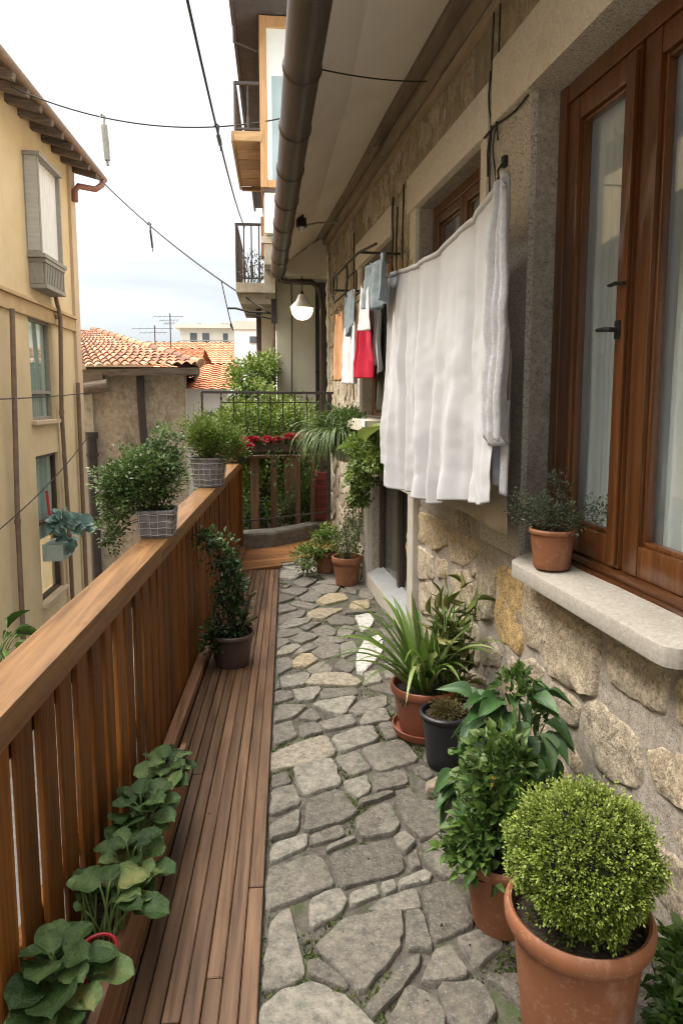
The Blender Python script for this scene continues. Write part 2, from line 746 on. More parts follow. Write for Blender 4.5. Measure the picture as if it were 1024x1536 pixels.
m_wall_stone = M('wall_stone', (.55, .52, .48), (1.30, 1.27, 1.20), sc=30, rough=.88, bump=1.0, bs=75, bd=.012, lo=.32, hi=.68, detail=9,
                 pal=[(0, (.30, .25, .185)), (.25, (.39, .33, .25)), (.5, (.48, .41, .31)), (.72, (.52, .42, .28)), (.88, (.50, .365, .19)), (1, (.50, .33, .12))],
                 spots=[((.14, .105, .072), 85, .53, .63, .7), ((.62, .53, .41), 105, .53, .63, .6), ((.17, .135, .10), 9, .56, .70, .45), ((.12, .10, .08), 3.0, .58, .72, .3)])
m_mortar = M('wall_mortar', (.27, .228, .185), (.46, .40, .33), sc=38, detail=9, rough=.95, bump=.8, bs=130, bd=.007,
             spots=[((.17, .14, .11), 5, .52, .68, .5), ((.46, .40, .325), 110, .53, .63, .55), ((.10, .082, .064), 95, .54, .64, .6)])
m_old = M('weathered_wall_stone', (.5, .48, .45), (1.2, 1.18, 1.12), sc=(22, 22, 12), rough=.9, bump=1.0, bs=(75, 75, 50), bd=.012, lo=.28, hi=.7,
          pal=[(0, (.42, .35, .255)), (.3, (.52, .445, .33)), (.6, (.62, .55, .43)), (.85, (.68, .60, .47)), (1, (.64, .49, .31))],
          spots=[((.075, .058, .04), (20, 20, 3.6), .55, .68, .7), ((.66, .58, .46), (60, 60, 34), .54, .64, .5), ((.14, .11, .078), (80, 80, 60), .54, .64, .5), ((.16, .12, .08), 2.4, .5, .7, .4)])
m_old_mortar = M('weathered_wall_mortar', (.20, .165, .12), (.44, .375, .285), sc=(22, 22, 6), rough=.95, bump=.9, bs=(90, 90, 30), bd=.01,
                 spots=[((.075, .06, .045), (26, 26, 3), .54, .68, .6)])
m_granite = M('granite_render', (.36, .325, .28), (.62, .57, .50), sc=75, detail=9, rough=.92, bump=.75, bs=170, bd=.006,
              spots=[((.10, .08, .062), 115, .52, .61, .75), ((.60, .54, .46), 130, .53, .62, .65), ((.15, .125, .10), (2.2, 2.2, 1.2), .55, .72, .4)])
m_lintel = M('smooth_lintel', (.60, .56, .49), (.74, .69, .61), sc=40, rough=.9, bump=.5, bs=150, bd=.004,
             spots=[((.42, .37, .30), 3, .55, .75, .5), ((.36, .32, .26), 120, .54, .64, .5), ((.62, .56, .47), 140, .55, .64, .4)])
m_sill = M('stone_sill', (.29, .262, .222), (.42, .385, .33), sc=70, rough=.85, bump=.5, bs=180, bd=.003,
           spots=[((.27, .235, .19), 4, .55, .72, .5), ((.24, .21, .17), 130, .55, .64, .45)])
m_soffit = M('soffit_plaster', (.74, .685, .62), (.79, .735, .67), sc=1.2, rough=.9, bump=.12, bs=30, bd=.003, spots=[((.55, .485, .41), (1.4, .9, 1.4), .50, .75, .5), ((.60, .52, .44), 7, .58, .72, .4)])
m_cornice = M('cornice_boards', (.19, .14, .095), (.36, .285, .205), sc=(14, 1.2, 14), rough=.85, bump=.4, bs=(60, 6, 60), bd=.005, tint=.35,
              spots=[((.07, .05, .035), (10, 1.5, 10), .55, .7, .6)])
m_gutter = M('brown_gutter_metal', (.040, .026, .019), (.060, .040, .030), sc=5, rough=.42, bump=.06, bs=30, bd=.002, spec=.5,
             spots=[((.10, .08, .065), 14, .64, .76, .25)])
m_iron = M('dark_iron', (.030, .024, .021), (.058, .046, .04), sc=30, rough=.6, bump=.3, bs=80, bd=.002, spots=[((.12, .055, .03), 18, .6, .72, .5)])
m_black = M('black_metal', (.012, .012, .012), (.022, .022, .022), sc=20, rough=.45, bump=.1)
m_cable = M('cable_rubber', (.022, .02, .02), (.035, .032, .03), sc=20, rough=.7, bump=0)
m_soil = M('potting_soil', (.020, .013, .008), (.075, .05, .032), sc=60, rough=.98, bump=1.0, bs=110, bd=.02)
m_terra = M('terracotta', (.185, .068, .029), (.240, .094, .041), sc=9, rough=.62, bump=.12, bs=70, bd=.002, tint=.12,
            spots=[((.42, .27, .19), (9, 9, 5), .55, .70, .50), ((.15, .055, .026), 5, .55, .72, .5), ((.36, .20, .13), 60, .57, .66, .45)])
m_terra2 = M('reddish_plastic_pot', (.20, .060, .030), (.25, .080, .042), sc=9, rough=.42, bump=.06, bs=60, bd=.002, spots=[((.30, .16, .11), 9, .6, .75, .25)])
m_darkpot = M('dark_brown_pot', (.050, .030, .022), (.080, .050, .038), sc=9, rough=.5, bump=.08, spots=[((.14, .10, .08), 10, .6, .75, .3)])
m_blackpot = M('black_nursery_pot', (.014, .014, .016), (.026, .026, .030), sc=9, rough=.4, bump=.05, spots=[((.075, .073, .075), 10, .58, .78, .35)])
m_greypot = M('weathered_grey_pot', (.085, .08, .076), (.19, .18, .17), sc=22, rough=.8, bump=.5, bs=60, bd=.005,
              spots=[((.40, .39, .37), (34, 34, 60), .58, .66, .6), ((.05, .045, .042), 8, .55, .7, .5)])
m_stem = M('plant_stem', (.06, .045, .022), (.12, .09, .045), sc=30, rough=.8, bump=.3)
m_gstem = M('green_stem', (.075, .12, .03), (.14, .20, .06), sc=30, rough=.6, bump=.1)

# ------------------------------------------------------------------ lines of the terrace
def fx(y):      # inner face of the fence
    return -.572 + (y - 1.40) * .0318


def bx(y):      # joint between deck and paving
    return -.063 + (y - 1.604) * .0153


def wx(y):      # foot of the stone wall
    return X0 - K * y


# ground far below, alley, terrace block
mb = MB()
mb.grid(lambda u, v: (-600 + 1200 * u, -40 + 1240 * v, -3.6), 8, 8)
g = mb.build('ground', M('town_ground', (.12, .11, .095), (.2, .185, .16), sc=2, rough=.95, bump=.3, bs=20))
struct(g)
mb = MB()
mb.grid(lambda u, v: (-3.9 + 3.3 * u, -4 + 18 * v, -3.3 + .02 * nz((u * 3, v * 18), 2)), 12, 60)
struct(mb.build('alley_paving', M('alley_stone', (.28, .265, .24), (.44, .42, .39), sc=9, rough=.9, bump=.6, bs=50, bd=.01,
                                  spots=[((.2, .19, .17), 3, .5, .65, .5)])))
mb = MB()
mb.box((-.62, -1.2, -3.6), (3.4, 8.15, -.05))
struct(mb.build('terrace_base', m_mortar))

# ------------------------------------------------------------------ stone path
mb = MB()
mb.grid(lambda u, v: (bx(-1 + 8.2 * v) + .004 + (wx(-1 + 8.2 * v) + .02 - bx(-1 + 8.2 * v)) * u, -1 + 8.2 * v,
                      -.013 + .005 * nz((u * 1.1, v * 8), 9)), 34, 200)
path = mb
A = ('A', 380, 1150, .332)
ZA = [[(183, -2), (345, -35), (375, 5), (392, 75), (232, 125), (200, 70)], [(75, 45), (150, 22), (170, 70), (72, 100)],
      [(72, 105), (180, 78), (215, 160), (70, 218)], [(245, 145), (390, 103), (462, 195), (440, 225), (232, 292)],
      [(62, 265), (210, 192), (200, 290), (60, 328)], [(76, 385), (90, 350), (240, 300), (242, 355), (110, 420), (82, 420)],
      [(258, 310), (395, 262), (415, 310), (262, 352)], [(330, 360), (455, 308), (460, 330), (335, 380)],
      [(462, 235), (605, 157), (655, 250), (640, 295), (500, 318), (470, 285)], [(410, 65), (510, 40), (532, 90), (520, 110), (470, 138), (425, 110)],
      [(480, 150), (600, 110), (640, 115), (560, 150), (478, 176)], [(540, 40), (680, 12), (700, 75), (540, 115)],
      [(640, 150), (700, 100), (745, 150), (860, 170), (910, 260), (760, 325), (700, 280)], [(630, 320), (680, 293), (735, 340), (680, 390), (640, 350)],
      [(345, 395), (600, 328), (665, 390), (672, 455), (640, 480), (395, 545)], [(700, 405), (735, 370), (757, 445), (715, 460), (697, 440)],
      [(765, 350), (850, 300), (960, 420), (960, 510), (830, 490), (775, 430)], [(655, 515), (770, 460), (805, 480), (790, 515), (670, 542)],
      [(50, 510), (80, 460), (250, 402), (310, 408), (358, 520), (340, 545), (90, 635), (48, 630)], [(252, 605), (390, 550), (418, 600), (395, 660), (255, 730)],
      [(438, 570), (550, 528), (568, 575), (455, 622), (438, 620)], [(572, 525), (635, 505), (648, 545), (595, 572)],
      [(525, 640), (570, 600), (735, 545), (752, 625), (740, 635), (590, 650)], [(758, 550), (900, 515), (1000, 700), (830, 780), (800, 740)],
      [(85, 690), (165, 640), (180, 690), (232, 930), (200, 960), (30, 1010), (45, 850)],
      [(282, 805), (430, 680), (655, 655), (672, 720), (660, 820), (490, 1018), (350, 880)], [(690, 660), (755, 645), (808, 800), (800, 820), (690, 820)],
      [(915, 775), (1024, 735), (1130, 800), (1010, 910)], [(245, 880), (290, 868), (390, 940), (430, 990), (400, 1000), (250, 940)],
      [(505, 1085), (700, 870), (755, 850), (750, 890), (660, 1020), (545, 1130)], [(755, 975), (820, 830), (890, 805), (975, 940), (800, 978)],
      [(30, 1090), (130, 1010), (270, 975), (420, 1040), (545, 1163), (500, 1290), (20, 1290)], [(610, 1150), (700, 990), (800, 1030), (865, 1110), (855, 1300), (590, 1280)],
      [(835, 985), (1024, 970), (1100, 1100), (1030, 1200), (890, 1180)], [(720, 10), (790, 5), (815, 40), (770, 55)], [(777, 75), (840, 45), (870, 80), (850, 105), (780, 105)]]
TA = {0: .74, 3: .2, 5: .72, 7: .6, 8: .22, 9: .68, 12: .2, 14: .12, 16: .25, 18: .5, 19: .74, 20: .72, 23: .15, 24: .7, 25: .52, 29: .35, 31: .78, 30: .55, 36: .87, 35: .87, 21: .75, 22: .66, 26: .42, 33: .3}
ZB = [[(80, 930), (320, 848), (370, 925), (350, 945), (80, 1015)], [(350, 860), (535, 805), (562, 870), (400, 925)], [(365, 955), (460, 922), (535, 1000), (440, 1028)],
      [(490, 910), (665, 868), (745, 960), (560, 1010)], [(85, 810), (170, 782), (198, 855), (92, 895)], [(205, 810), (280, 788), (315, 835), (215, 860)],
      [(295, 795), (440, 758), (465, 800), (330, 830)], [(90, 745), (120, 715), (240, 715), (180, 770), (92, 790)], [(200, 775), (260, 728), (305, 770), (280, 785)],
      [(268, 715), (300, 700), (465, 672), (420, 745), (400, 760)], [(430, 735), (490, 690), (600, 670), (600, 715), (480, 760)], [(480, 790), (500, 755), (590, 725), (620, 780), (500, 805)],
      [(562, 800), (620, 788), (655, 850), (600, 870)], [(92, 655), (170, 650), (180, 680), (95, 705)], [(178, 645), (290, 632), (305, 645), (270, 690), (200, 700)],
      [(300, 660), (330, 640), (455, 635), (470, 665), (310, 692)], [(122, 590), (235, 568), (255, 580), (225, 625), (128, 635)], [(235, 620), (275, 575), (420, 572), (485, 610), (460, 630)],
      [(95, 610), (118, 605), (120, 635), (95, 640)], [(100, 510), (165, 498), (180, 540), (100, 580)], [(175, 520), (215, 485), (260, 482), (290, 510), (240, 540), (180, 540)],
      [(238, 555), (310, 515), (355, 545), (350, 565), (260, 570)], [(100, 480), (130, 450), (200, 438), (215, 450), (170, 478), (110, 490)], [(185, 480), (250, 435), (290, 455), (210, 488)],
      [(265, 475), (300, 448), (390, 440), (385, 490), (310, 503)], [(270, 430), (310, 405), (400, 412), (415, 430), (300, 450)], [(105, 415), (150, 412), (165, 430), (105, 460)],
      [(105, 375), (205, 370), (230, 385), (110, 412)], [(165, 415), (220, 385), (290, 395), (290, 405), (210, 438)], [(262, 375), (330, 350), (375, 375), (365, 400), (300, 405)],
      [(380, 380), (410, 355), (460, 370), (430, 408), (385, 400)], [(105, 365), (165, 330), (265, 320), (240, 345), (130, 375)], [(105, 320), (170, 295), (235, 287), (225, 312), (120, 350)],
      [(245, 300), (290, 280), (405, 280), (320, 322), (250, 322)], [(330, 330), (370, 308), (455, 325), (455, 350), (350, 352)], [(160, 260), (200, 245), (295, 262), (260, 282)],
      [(108, 265), (150, 262), (200, 282), (110, 300)], [(278, 245), (340, 212), (400, 208), (430, 235), (330, 262)], [(432, 270), (450, 245), (520, 240), (525, 275), (450, 282)],
      [(115, 200), (170, 185), (250, 190), (200, 222)], [(200, 235), (265, 195), (310, 220), (270, 250)], [(265, 185), (310, 170), (390, 180), (370, 205), (300, 215)],
      [(115, 215), (190, 230), (115, 255)], [(120, 110), (190, 105), (225, 125), (180, 145), (120, 140)], [(118, 180), (175, 170), (150, 185)], [(175, 165), (240, 130), (290, 150), (230, 185)],
      [(125, 65), (180, 55), (190, 75), (130, 82)], [(125, 90), (260, 85), (300, 110), (230, 120)], [(457, 315), (520, 300), (545, 330), (520, 370), (490, 378)],
      [(465, 490), (500, 420), (580, 395), (580, 480), (500, 567), (468, 555)], [(500, 570), (560, 560), (580, 610), (505, 618)], [(390, 440), (450, 425), (470, 470), (400, 500)],
      [(360, 545), (400, 505), (460, 540), (430, 568)], [(720, 1000), (770, 985), (800, 1020), (740, 1030)]]
TB = {0: .83, 1: .7, 2: .6, 9: .8, 6: .62, 17: .84, 20: .9, 22: .82, 33: .87, 37: .9, 38: .9, 48: .98, 49: .99, 50: .78, 16: .7, 24: .5, 47: .8, 43: .76, 46: .7, 31: .72}
polys = []
for zs, tt, ox, oy in ((ZA, TA, 380, 1150), (ZB, TB, 380, 820)):
    for i, q in enumerate(zs):
        q2 = [gz(ox + .332 * a, oy + .332 * b, 0) for a, b in q]
        polys.append(([(p.x, p.y) for p in q2], tt.get(i, R.uniform(.25, .72))))
hand = [p for p, t in polys]
cent = [area_c(p)[1] for p in hand]
extra_pts = cent + [((p[i][0] + p[i - 1][0] + c[0]) / 3, (p[i][1] + p[i - 1][1] + c[1]) / 3) for p, c in zip(hand, cent) for i in range(len(p))]
for cell in voronoi((-.12, -.9, 1.3, 7.05), .25, .27, .028, 5, extra=[]):
    A_, c = area_c(cell)
    if any(in_poly(v, h) for h in hand for v in cell + [c]) or any(in_poly(v, cell) for h in hand for v in h):
        # keep what is left of the cell when it mostly lies in the open
        cut = cell
        for h in hand:
            hc = area_c(h)[1]
            if math.hypot(hc[0] - c[0], hc[1] - c[1]) > .6:
                continue
            d = (hc[0] - c[0], hc[1] - c[1])
            l = math.hypot(*d) or 1
            d = (d[0] / l, d[1] / l)
            far = min((v[0] - c[0]) * d[0] + (v[1] - c[1]) * d[1] for v in h)
            if far < l and far < max((v[0] - c[0]) * d[0] + (v[1] - c[1]) * d[1] for v in cut if cut) + .02:
                cut = clip_half(cut, (c[0] + d[0] * (far - .025), c[1] + d[1] * (far - .025)), d) if len(cut) > 2 else []
            if len(cut) < 3:
                break
        if len(cut) < 3 or area_c(cut)[0] < .006:
            continue
        cell = cut
        c = area_c(cell)[1]
    if c[0] < bx(c[1]) or c[0] > wx(c[1]) - .02:
        continue
    cell = [(max(bx(v[1]) + .012, min(v[0], wx(v[1]) - .012)), v[1]) for v in cell]
    polys.append((cell, R.uniform(.1, .66)))
stn = MB()
placed = []
for p, t in polys:
    p = [(max(bx(v[1]) + .008, v[0]), v[1]) for v in p]
    A_, c = area_c(p)
    if A_ < .0008:
        continue
    placed.append(p)
    stone(stn, p, lambda u, v, h: (u, v, h - .006), R.uniform(.007, .013), t, step=.025, rough=.0035, dom=.03, inset=.005, low=-.02, tilt=.012, cut=.11, grow=1.06)
o = path.build('path_joints', m_joint, smooth='all')
struct(o)
o = stn.build('stone_path', m_stone_path, smooth=35)
struct(o)
# moss and weeds in the joints
P, D, L_ = [], [], []
n = 0
while n < 5200:
    y = R.uniform(1.0, 6.8) if R.random() < .45 else R.uniform(1.2, 3.4)
    x = R.uniform(bx(y) + .005, wx(y) - .01)
    w = nz((x, y), 2.6, 3) + .35 * nz((x, y), 9, 8)
    if w < .12 + .25 * R.random() - (.18 if x > .6 or x < bx(y) + .09 else 0):
        continue
    if any(abs(p[0][0] - x) < .5 and abs(p[0][1] - y) < .5 and in_poly((x, y), p) for p in placed):
        continue
    P.append((x, y, -.012))
    D.append((R.gauss(0, .7), R.gauss(0, .7), R.uniform(.25, 1)))
    L_.append(R.uniform(.006, .019))
    n += 1
# crumbs of soil and a few fallen leaves
q_ = [(R.uniform(bx(3) - .3, .75), R.uniform(1.2, 6.2)) for _ in range(70)] + [(R.uniform(.45, .75), R.uniform(1.5, 3.4)) for _ in range(70)]
leaves_ = [(x, y, .017 if x < bx(y) else .012) for x, y in q_]
stuff(leaves('leaf_litter', leaves_, [(R.gauss(0, 1), R.gauss(0, 1), .05) for _ in leaves_], [(R.gauss(0, .25), R.gauss(0, .25), 1) for _ in leaves_],
             [R.uniform(.006, .020) for _ in leaves_], [R.uniform(.005, .011) for _ in leaves_], NR.random(len(leaves_)),
             leafmat('fallen_leaf', [(0, (.035, .022, .012)), (.6, (.10, .065, .03)), (1, (.20, .16, .06))], rough=.8, trans=.1, spec=.2)))
m_moss = leafmat('joint_moss', [(0, (.030, .045, .010)), (.6, (.075, .11, .022)), (1, (.14, .16, .05))], rough=.8, trans=.15, spec=.1)
stuff(leaves('moss', P, D, rdir(len(P)), L_, np.array(L_) * .5, NR.random(len(P)), m_moss))

# ------------------------------------------------------------------ deck
mb = MB()
nb = 9
for i in range(nb):
    def ex(y, k):
        return (fx(y) + .056) + (bx(y) - .004 - fx(y) - .056) * k
    cuts = [-.8, R.uniform(3.2, 5.2), 6.32] if i % 2 else [-.8, R.uniform(1.6, 3.0), R.uniform(4.6, 5.6), 6.32]
    for y0, y1 in zip(cuts, cuts[1:]):
        t = R.random()
        g = .0009 if i % 3 else .0021
        m = max(1, int((y1 - y0) / .8))
        z = .016 + R.uniform(-.002, .002)
        for (ka, kb) in ((i / nb, (i + 1) / nb),):
            vs, fs = [], []
            for q in range(m + 1):
                y = y0 + .0015 + (y1 - y0 - .003) * q / m
                a, b = ex(y, ka) + g + (.004 if i == 2 else 0), ex(y, kb) - g
                wv = .0012 * nz((i * 3.1, y), 1.5)
                vs += [(a + wv, y, -.03), (b + wv, y, -.03), (b + wv, y, z), (a + wv, y, z)]
            for q in range(m):
                k = q * 4
                fs += [(k + j, k + (j + 1) % 4, k + 4 + (j + 1) % 4, k + 4 + j) for j in range(4)]
            fs += [(0, 1, 2, 3), (4 * m + 3, 4 * m + 2, 4 * m + 1, 4 * m)]
            mb.add(vs, fs, t)
o = mb.build('wooden_deck', m_deck, bevel=.003, seg=1, smooth=30)
struct(o)
mb = MB()
mb.grid(lambda u, v: (fx(-.9 + 8.9 * v) - .01 + (bx(-.9 + 8.9 * v) - .012 - fx(-.9 + 8.9 * v)) * u, -.9 + 8.9 * v, -.028), 2, 20)
struct(mb.build('deck_underlay', m_black))
# the deck returns across the end of the terrace in boards laid crossways
mb = MB()
ny = 11
for i in range(ny):
    y0, y1 = 6.33 + i * .118, 6.33 + (i + 1) * .118 - .006
    sk = .34
    x0, x1 = fx(y0) - .02, (.32 if i < 2 else .64)
    if i < 4:
        x1 = bx(y0) + .02 + i * .16
    mb.box((x0, y0, -.02), (x1, y1, .014 + R.uniform(-.001, .002)), R.random(), lambda x, y, z: (x, y + (x + .35) * .42, z))
o = mb.build('deck_end_boards', m_deck2, bevel=.003, seg=1)
struct(o)

# ------------------------------------------------------------------ fence
fence = thing('wooden_fence', 'long honey brown wooden fence of upright boards with a broad handrail, along the deck', 'fence', (fx(3.5), 3.5, 0))
RZ = .97
mb = MB()
for y0, y1 in ((-.9, 2.98), (2.983, 7.27)):
    vs, fs = [], []
    m = 12
    for q in range(m + 1):
        y = y0 + (y1 - y0) * q / m
        xi = fx(y) + .018
        w = .128 - .006 * (y - 1.3) * 0
        wob = .0015 * nz((1, y), 2)
        vs += [(xi - w, y, RZ - .075), (xi, y, RZ - .075), (xi, y, RZ + wob), (xi - w, y, RZ + wob)]
    for q in range(m):
        k = q * 4
        fs += [(k + j, k + (j + 1) % 4, k + 4 + (j + 1) % 4, k + 4 + j) for j in range(4)]
    fs += [(0, 1, 2, 3), (4 * m + 3, 4 * m + 2, 4 * m + 1, 4 * m)]
    mb.add(vs, fs, .4 + .2 * R.random())
mb.build('handrail', m_rail, fence, bevel=.006, smooth=30)
y = -.85
while y < 7.2:
    w = R.uniform(.100, .110) if y < 2.7 else R.uniform(.118, .128)
    mb = MB()
    lean = R.uniform(-.004, .004)
    mb.box((fx(y) - .027 + R.uniform(-.002, .002), y, -.16), (fx(y) - .012 + R.uniform(-.003, .002), y + w, RZ - .0755), R.random(),
           lambda X, Y, Z: (X, Y + lean * (Z - .5) * 3, Z))
    mb.build('slat', m_slat, fence, bevel=.003, seg=1, smooth=30)
    y += .138 if y < 2.7 else .1315
mb = MB()
mb.box((fx(7.2) - .10, 7.19, -.05), (fx(7.2) + .016, 7.285, RZ - .077), .3)
mb.build('post', m_slat, fence, bevel=.004)
mb = MB()
for a, b in ((-.9, 2.0), (2.003, 4.6), (4.603, 7.18)):
    mb.beam(((fx(a) - .052), a, .30), ((fx(b) - .052), b, .30), .032, .07, R.random())
    mb.beam(((fx(a) - .052), a, .83), ((fx(b) - .052), b, .83), .032, .07, R.random())
mb.build('rail', m_slat, fence, bevel=.003, seg=1)
mb = MB()
for a, b in ((2.80, 4.9), (4.903, 7.18)):
    mb.beam((fx(a) + .022, a, .034), (fx(b) + .022, b, .034), .055, .06, R.random(), side=(1, 0, 0))
mb.build('kick_board', m_trough, fence, bevel=.006)

# planter trough standing along the fence
tr = thing('planter_trough', 'long narrow wooden planter trough at the foot of the fence, full of dark leafy plants', 'planter', (fx(1.7) + .08, 1.7, .016))
def tx(y):
    return -.418 + (y - 1.58) * .030
mb = MB()
for y0, y1 in ((-.6, 2.76),):
    m = 10
    vs, fs = [], []
    for q in range(m + 1):
        y = y0 + (y1 - y0) * q / m
        vs += [(tx(y) - .022, y, .017), (tx(y), y, .017), (tx(y) - .006, y, .175), (tx(y) - .03, y, .175 + .001 * nz((y, 1), 4))]
    for q in range(m):
        k = q * 4
        fs += [(k + j, k + (j + 1) % 4, k + 4 + (j + 1) % 4, k + 4 + j) for j in range(4)]
    fs += [(0, 1, 2, 3), (4 * m + 3, 4 * m + 2, 4 * m + 1, 4 * m)]
    mb.add(vs, fs, .45)
mb.build('front_board', m_trough, tr, bevel=.004)
mb = MB()
mb.box((fx(2.76) - .005, 2.735, .017), (tx(2.735) - .023, 2.758, .155), .6)
mb.build('end_board', m_trough, tr, bevel=.003)
mb = MB()
mb.box((fx(-.6) - .005, -.625, .017), (tx(-.6), -.6, .17), .6)
mb.build('end_board', m_trough, tr, bevel=.003)
mb = MB()
mb.grid(lambda u, v: (fx(-.6 + 3.35 * v) - .008 + .125 * u, -.6 + 3.35 * v, .13 + .014 * nz((u, v * 20), 3)), 6, 90)
mb.build('soil', m_soil, tr, smooth='all')
# ------------------------------------------------------------------ stone house on the right
house = thing('stone_house', 'old house with a rough tan stone wall, brown wooden windows and a deep plastered eave', 'house', (1.2, 4, 0))
NEAR = (1.70, 2.735, .93, 2.80)
MID = (3.28, 4.38, 1.36, 2.79)
FARW = (5.02, 6.16, 1.46, 2.76)
CEL = (4.42, 5.72, .12, .98)
S1 = 8.24
mb = MB()
holed(mb, W, -1.5, S1, -.1, 3.6, [NEAR, MID, FARW, CEL], .16, -.014)
mb.add([W(S1, -3.6, -.014), W(S1, 3.6, -.014), W(S1, 3.6, -.7), W(S1, -3.6, -.7)], [(0, 1, 2, 3)])
wall = mb.build('wall', m_mortar, house)
mb = MB()
def mortar_o(s, z):
    return -.0085 + .006 * nz((s, z), 5, 2) + .004 * nz((s, z), 17, 5) + .002 * nz((s, z), 45, 7)
mb.grid(lambda u, v: W(-.6 + 4.88 * u, -.08 + 1.0 * v, mortar_o(-.6 + 4.88 * u, -.08 + 1.0 * v)), 320, 66)
mb.build('mortar_joints', m_mortar, wall, smooth='all')
mb = MB()
mb.wbox(-1.5, S1 - .02, -.1, 3.6, -3.4, -1.2)
mb.wbox(S1 - .3, S1 - .005, -3.6, 3.6, -3.4, -.02)
mb.build('inner_wall', m_mortar, house)

# stones: the large ones of the lower wall are read off the photo, the rest fill in
CS = []


def zone(ox, oy, k, lst):
    for t, q in lst:
        CS.append((t, [gw(ox + k * a, oy + k * b, 0) for a, b in q]))


zone(680, 780, .336, [
    (.97, [(190, 225), (215, 212), (298, 268), (300, 575), (285, 605), (190, 520), (182, 380)]),
    (.55, [(306, 292), (335, 290), (640, 500), (628, 740), (612, 790), (520, 750), (425, 690), (395, 605), (312, 540)]),
    (.50, [(690, 560), (720, 555), (955, 690), (935, 855), (870, 850), (780, 790), (685, 710)]),
    (.42, [(590, 815), (640, 812), (800, 960), (830, 1120), (815, 1200), (700, 1165), (590, 1040), (560, 950)]),
    (.60, [(855, 1040), (930, 1012), (1040, 1060), (1130, 1140), (1130, 1400), (1010, 1290), (880, 1210)]),
    (.72, [(980, 740), (1010, 700), (1170, 800), (1150, 960), (1000, 912)]),
    (.30, [(85, 300), (120, 140), (165, 190), (180, 260), (170, 440), (88, 450)]),
    (.32, [(115, 545), (150, 520), (210, 600), (200, 660), (122, 650)]),
    (.36, [(-60, 380), (0, 400), (105, 480), (108, 645), (10, 640), (-60, 560)]),
    (.58, [(-20, 225), (55, 225), (75, 290), (70, 425), (0, 385)]),
    (.68, [(-30, 40), (60, 70), (112, 112), (100, 150), (42, 210), (-20, 180)]),
    (.25, [(300, 632), (340, 615), (400, 680), (370, 720), (300, 700)]),
    (.3, [(-60, 660), (60, 670), (150, 720), (140, 800), (-60, 790)]),
    (.22, [(420, 720), (500, 770), (560, 830), (540, 930), (430, 860)]),
])
zone(400, 350, .39, [
    (.74, [(578, 1070), (690, 1110), (692, 1195), (640, 1222), (580, 1180)]),
    (.8, [(540, 1050), (566, 1055), (566, 1130), (540, 1122)]), (.7, [(540, 1140), (566, 1150), (568, 1300), (540, 1280)]),
    (.5, [(578, 1200), (630, 1240), (640, 1330), (580, 1330)]), (.45, [(582, 1345), (640, 1345), (690, 1400), (690, 1480), (590, 1460)]),
    (.62, [(645, 1245), (690, 1262), (694, 1330), (650, 1325)]),
])
zone(620, 960, .3945, [(.2, [(905, 770), (1010, 850), (1090, 900), (1090, 1120), (980, 1070), (915, 960)]),
                       (.26, [(640, 560), (720, 610), (860, 700), (880, 740), (820, 730), (700, 660)])])
sm = MB()
hp = [q for t, q in CS]
for t, q in CS:
    stone(sm, q, lambda u, v, h: W(u, v, h - .014), R.uniform(.011, .020), t, step=.022, rough=.013, dom=.10, inset=.014, low=-.01, tilt=.02, cut=.09, grow=1.05)


def fill(rect, du, dv, gap, seed, mbx, h, rough, tr_, excl=(), ybound=True):
    for cell in voronoi(rect, du, dv, gap, seed, jit=.33):
        A_, c = area_c(cell)
        if any(in_poly(v, q) for q in hp for v in cell + [c]) or any(in_poly(v, cell) for q in hp for v in q):
            continue
        if any(a - .01 < v[0] < b + .01 and cc - .01 < v[1] < d + .01 for a, b, cc, d in excl for v in cell + [c]):
            continue
        hp.append(cell)
        stone(mbx, cell, lambda u, v, hh: W(u, v, hh - .014), R.uniform(*h), R.uniform(*tr_), step=.035, rough=rough, dom=.08, inset=.012, low=-.008, tilt=.02, cut=.09)


EX = [NEAR, MID, FARW, CEL, (2.735, 3.17, .9, 3.08), (4.24, 5.88, -.1, 1.08)]
fill((-1.4, -.08, 3.3, .86), .34, .27, .05, 21, sm, (.010, .018), .012, (.2, .7), EX)
fill((3.3, -.08, 4.2, 1.34), .27, .27, .035, 22, sm, (.010, .018), .010, (.35, .85), EX)
for (rc_, du_, dv_, sd_) in (((1.3, -.06, 3.3, .86), .17, .13, 41), ((3.2, -.06, 4.26, 1.04), .15, .13, 42), ((1.3, -.06, 3.3, .86), .10, .085, 43)):
    for cell in voronoi(rc_, du_, dv_, .016, sd_, jit=.36):
        A_, c = area_c(cell)
        if A_ < .002 or any(in_poly(v, q) for q in hp for v in cell + [c]) or any(in_poly(v, cell) for q in hp for v in q):
            continue
        if any(a - .01 < v[0] < b + .01 and cc - .01 < v[1] < d + .01 for a, b, cc, d in EX for v in cell + [c]):
            continue
        hp.append(cell)
        stone(sm, cell, lambda u, v, hh: W(u, v, hh - .014), R.uniform(.008, .014), R.uniform(.1, .75), step=.022, rough=.010, dom=.08, inset=.010, low=-.008, tilt=.02, cut=.10)
sm.build('wall_stone', m_wall_stone, wall, smooth=40)
om = MB()
fill((3.18, 1.08, 5.0, 1.36), .22, .25, .03, 23, om, (.012, .02), .008, (.3, .9), EX)
fill((5.88, -.08, S1, 1.45), .26, .30, .022, 24, om, (.010, .02), .012, (.2, .9), EX)
fill((6.18, 1.46, S1, 2.98), .27, .40, .02, 25, om, (.010, .02), .012, (.2, .95), EX)
fill((4.40, 1.37, 5.0, 3.0), .20, .42, .02, 26, om, (.012, .022), .012, (.3, 1), EX)
fill((-.5, 3.085, 3.2, 3.32), .52, .28, .007, 27, om, (.005, .009), .010, (.05, .5), EX)
fill((3.16, 3.02, 6.2, 3.32), .46, .32, .008, 28, om, (.005, .010), .014, (.1, .8), EX)
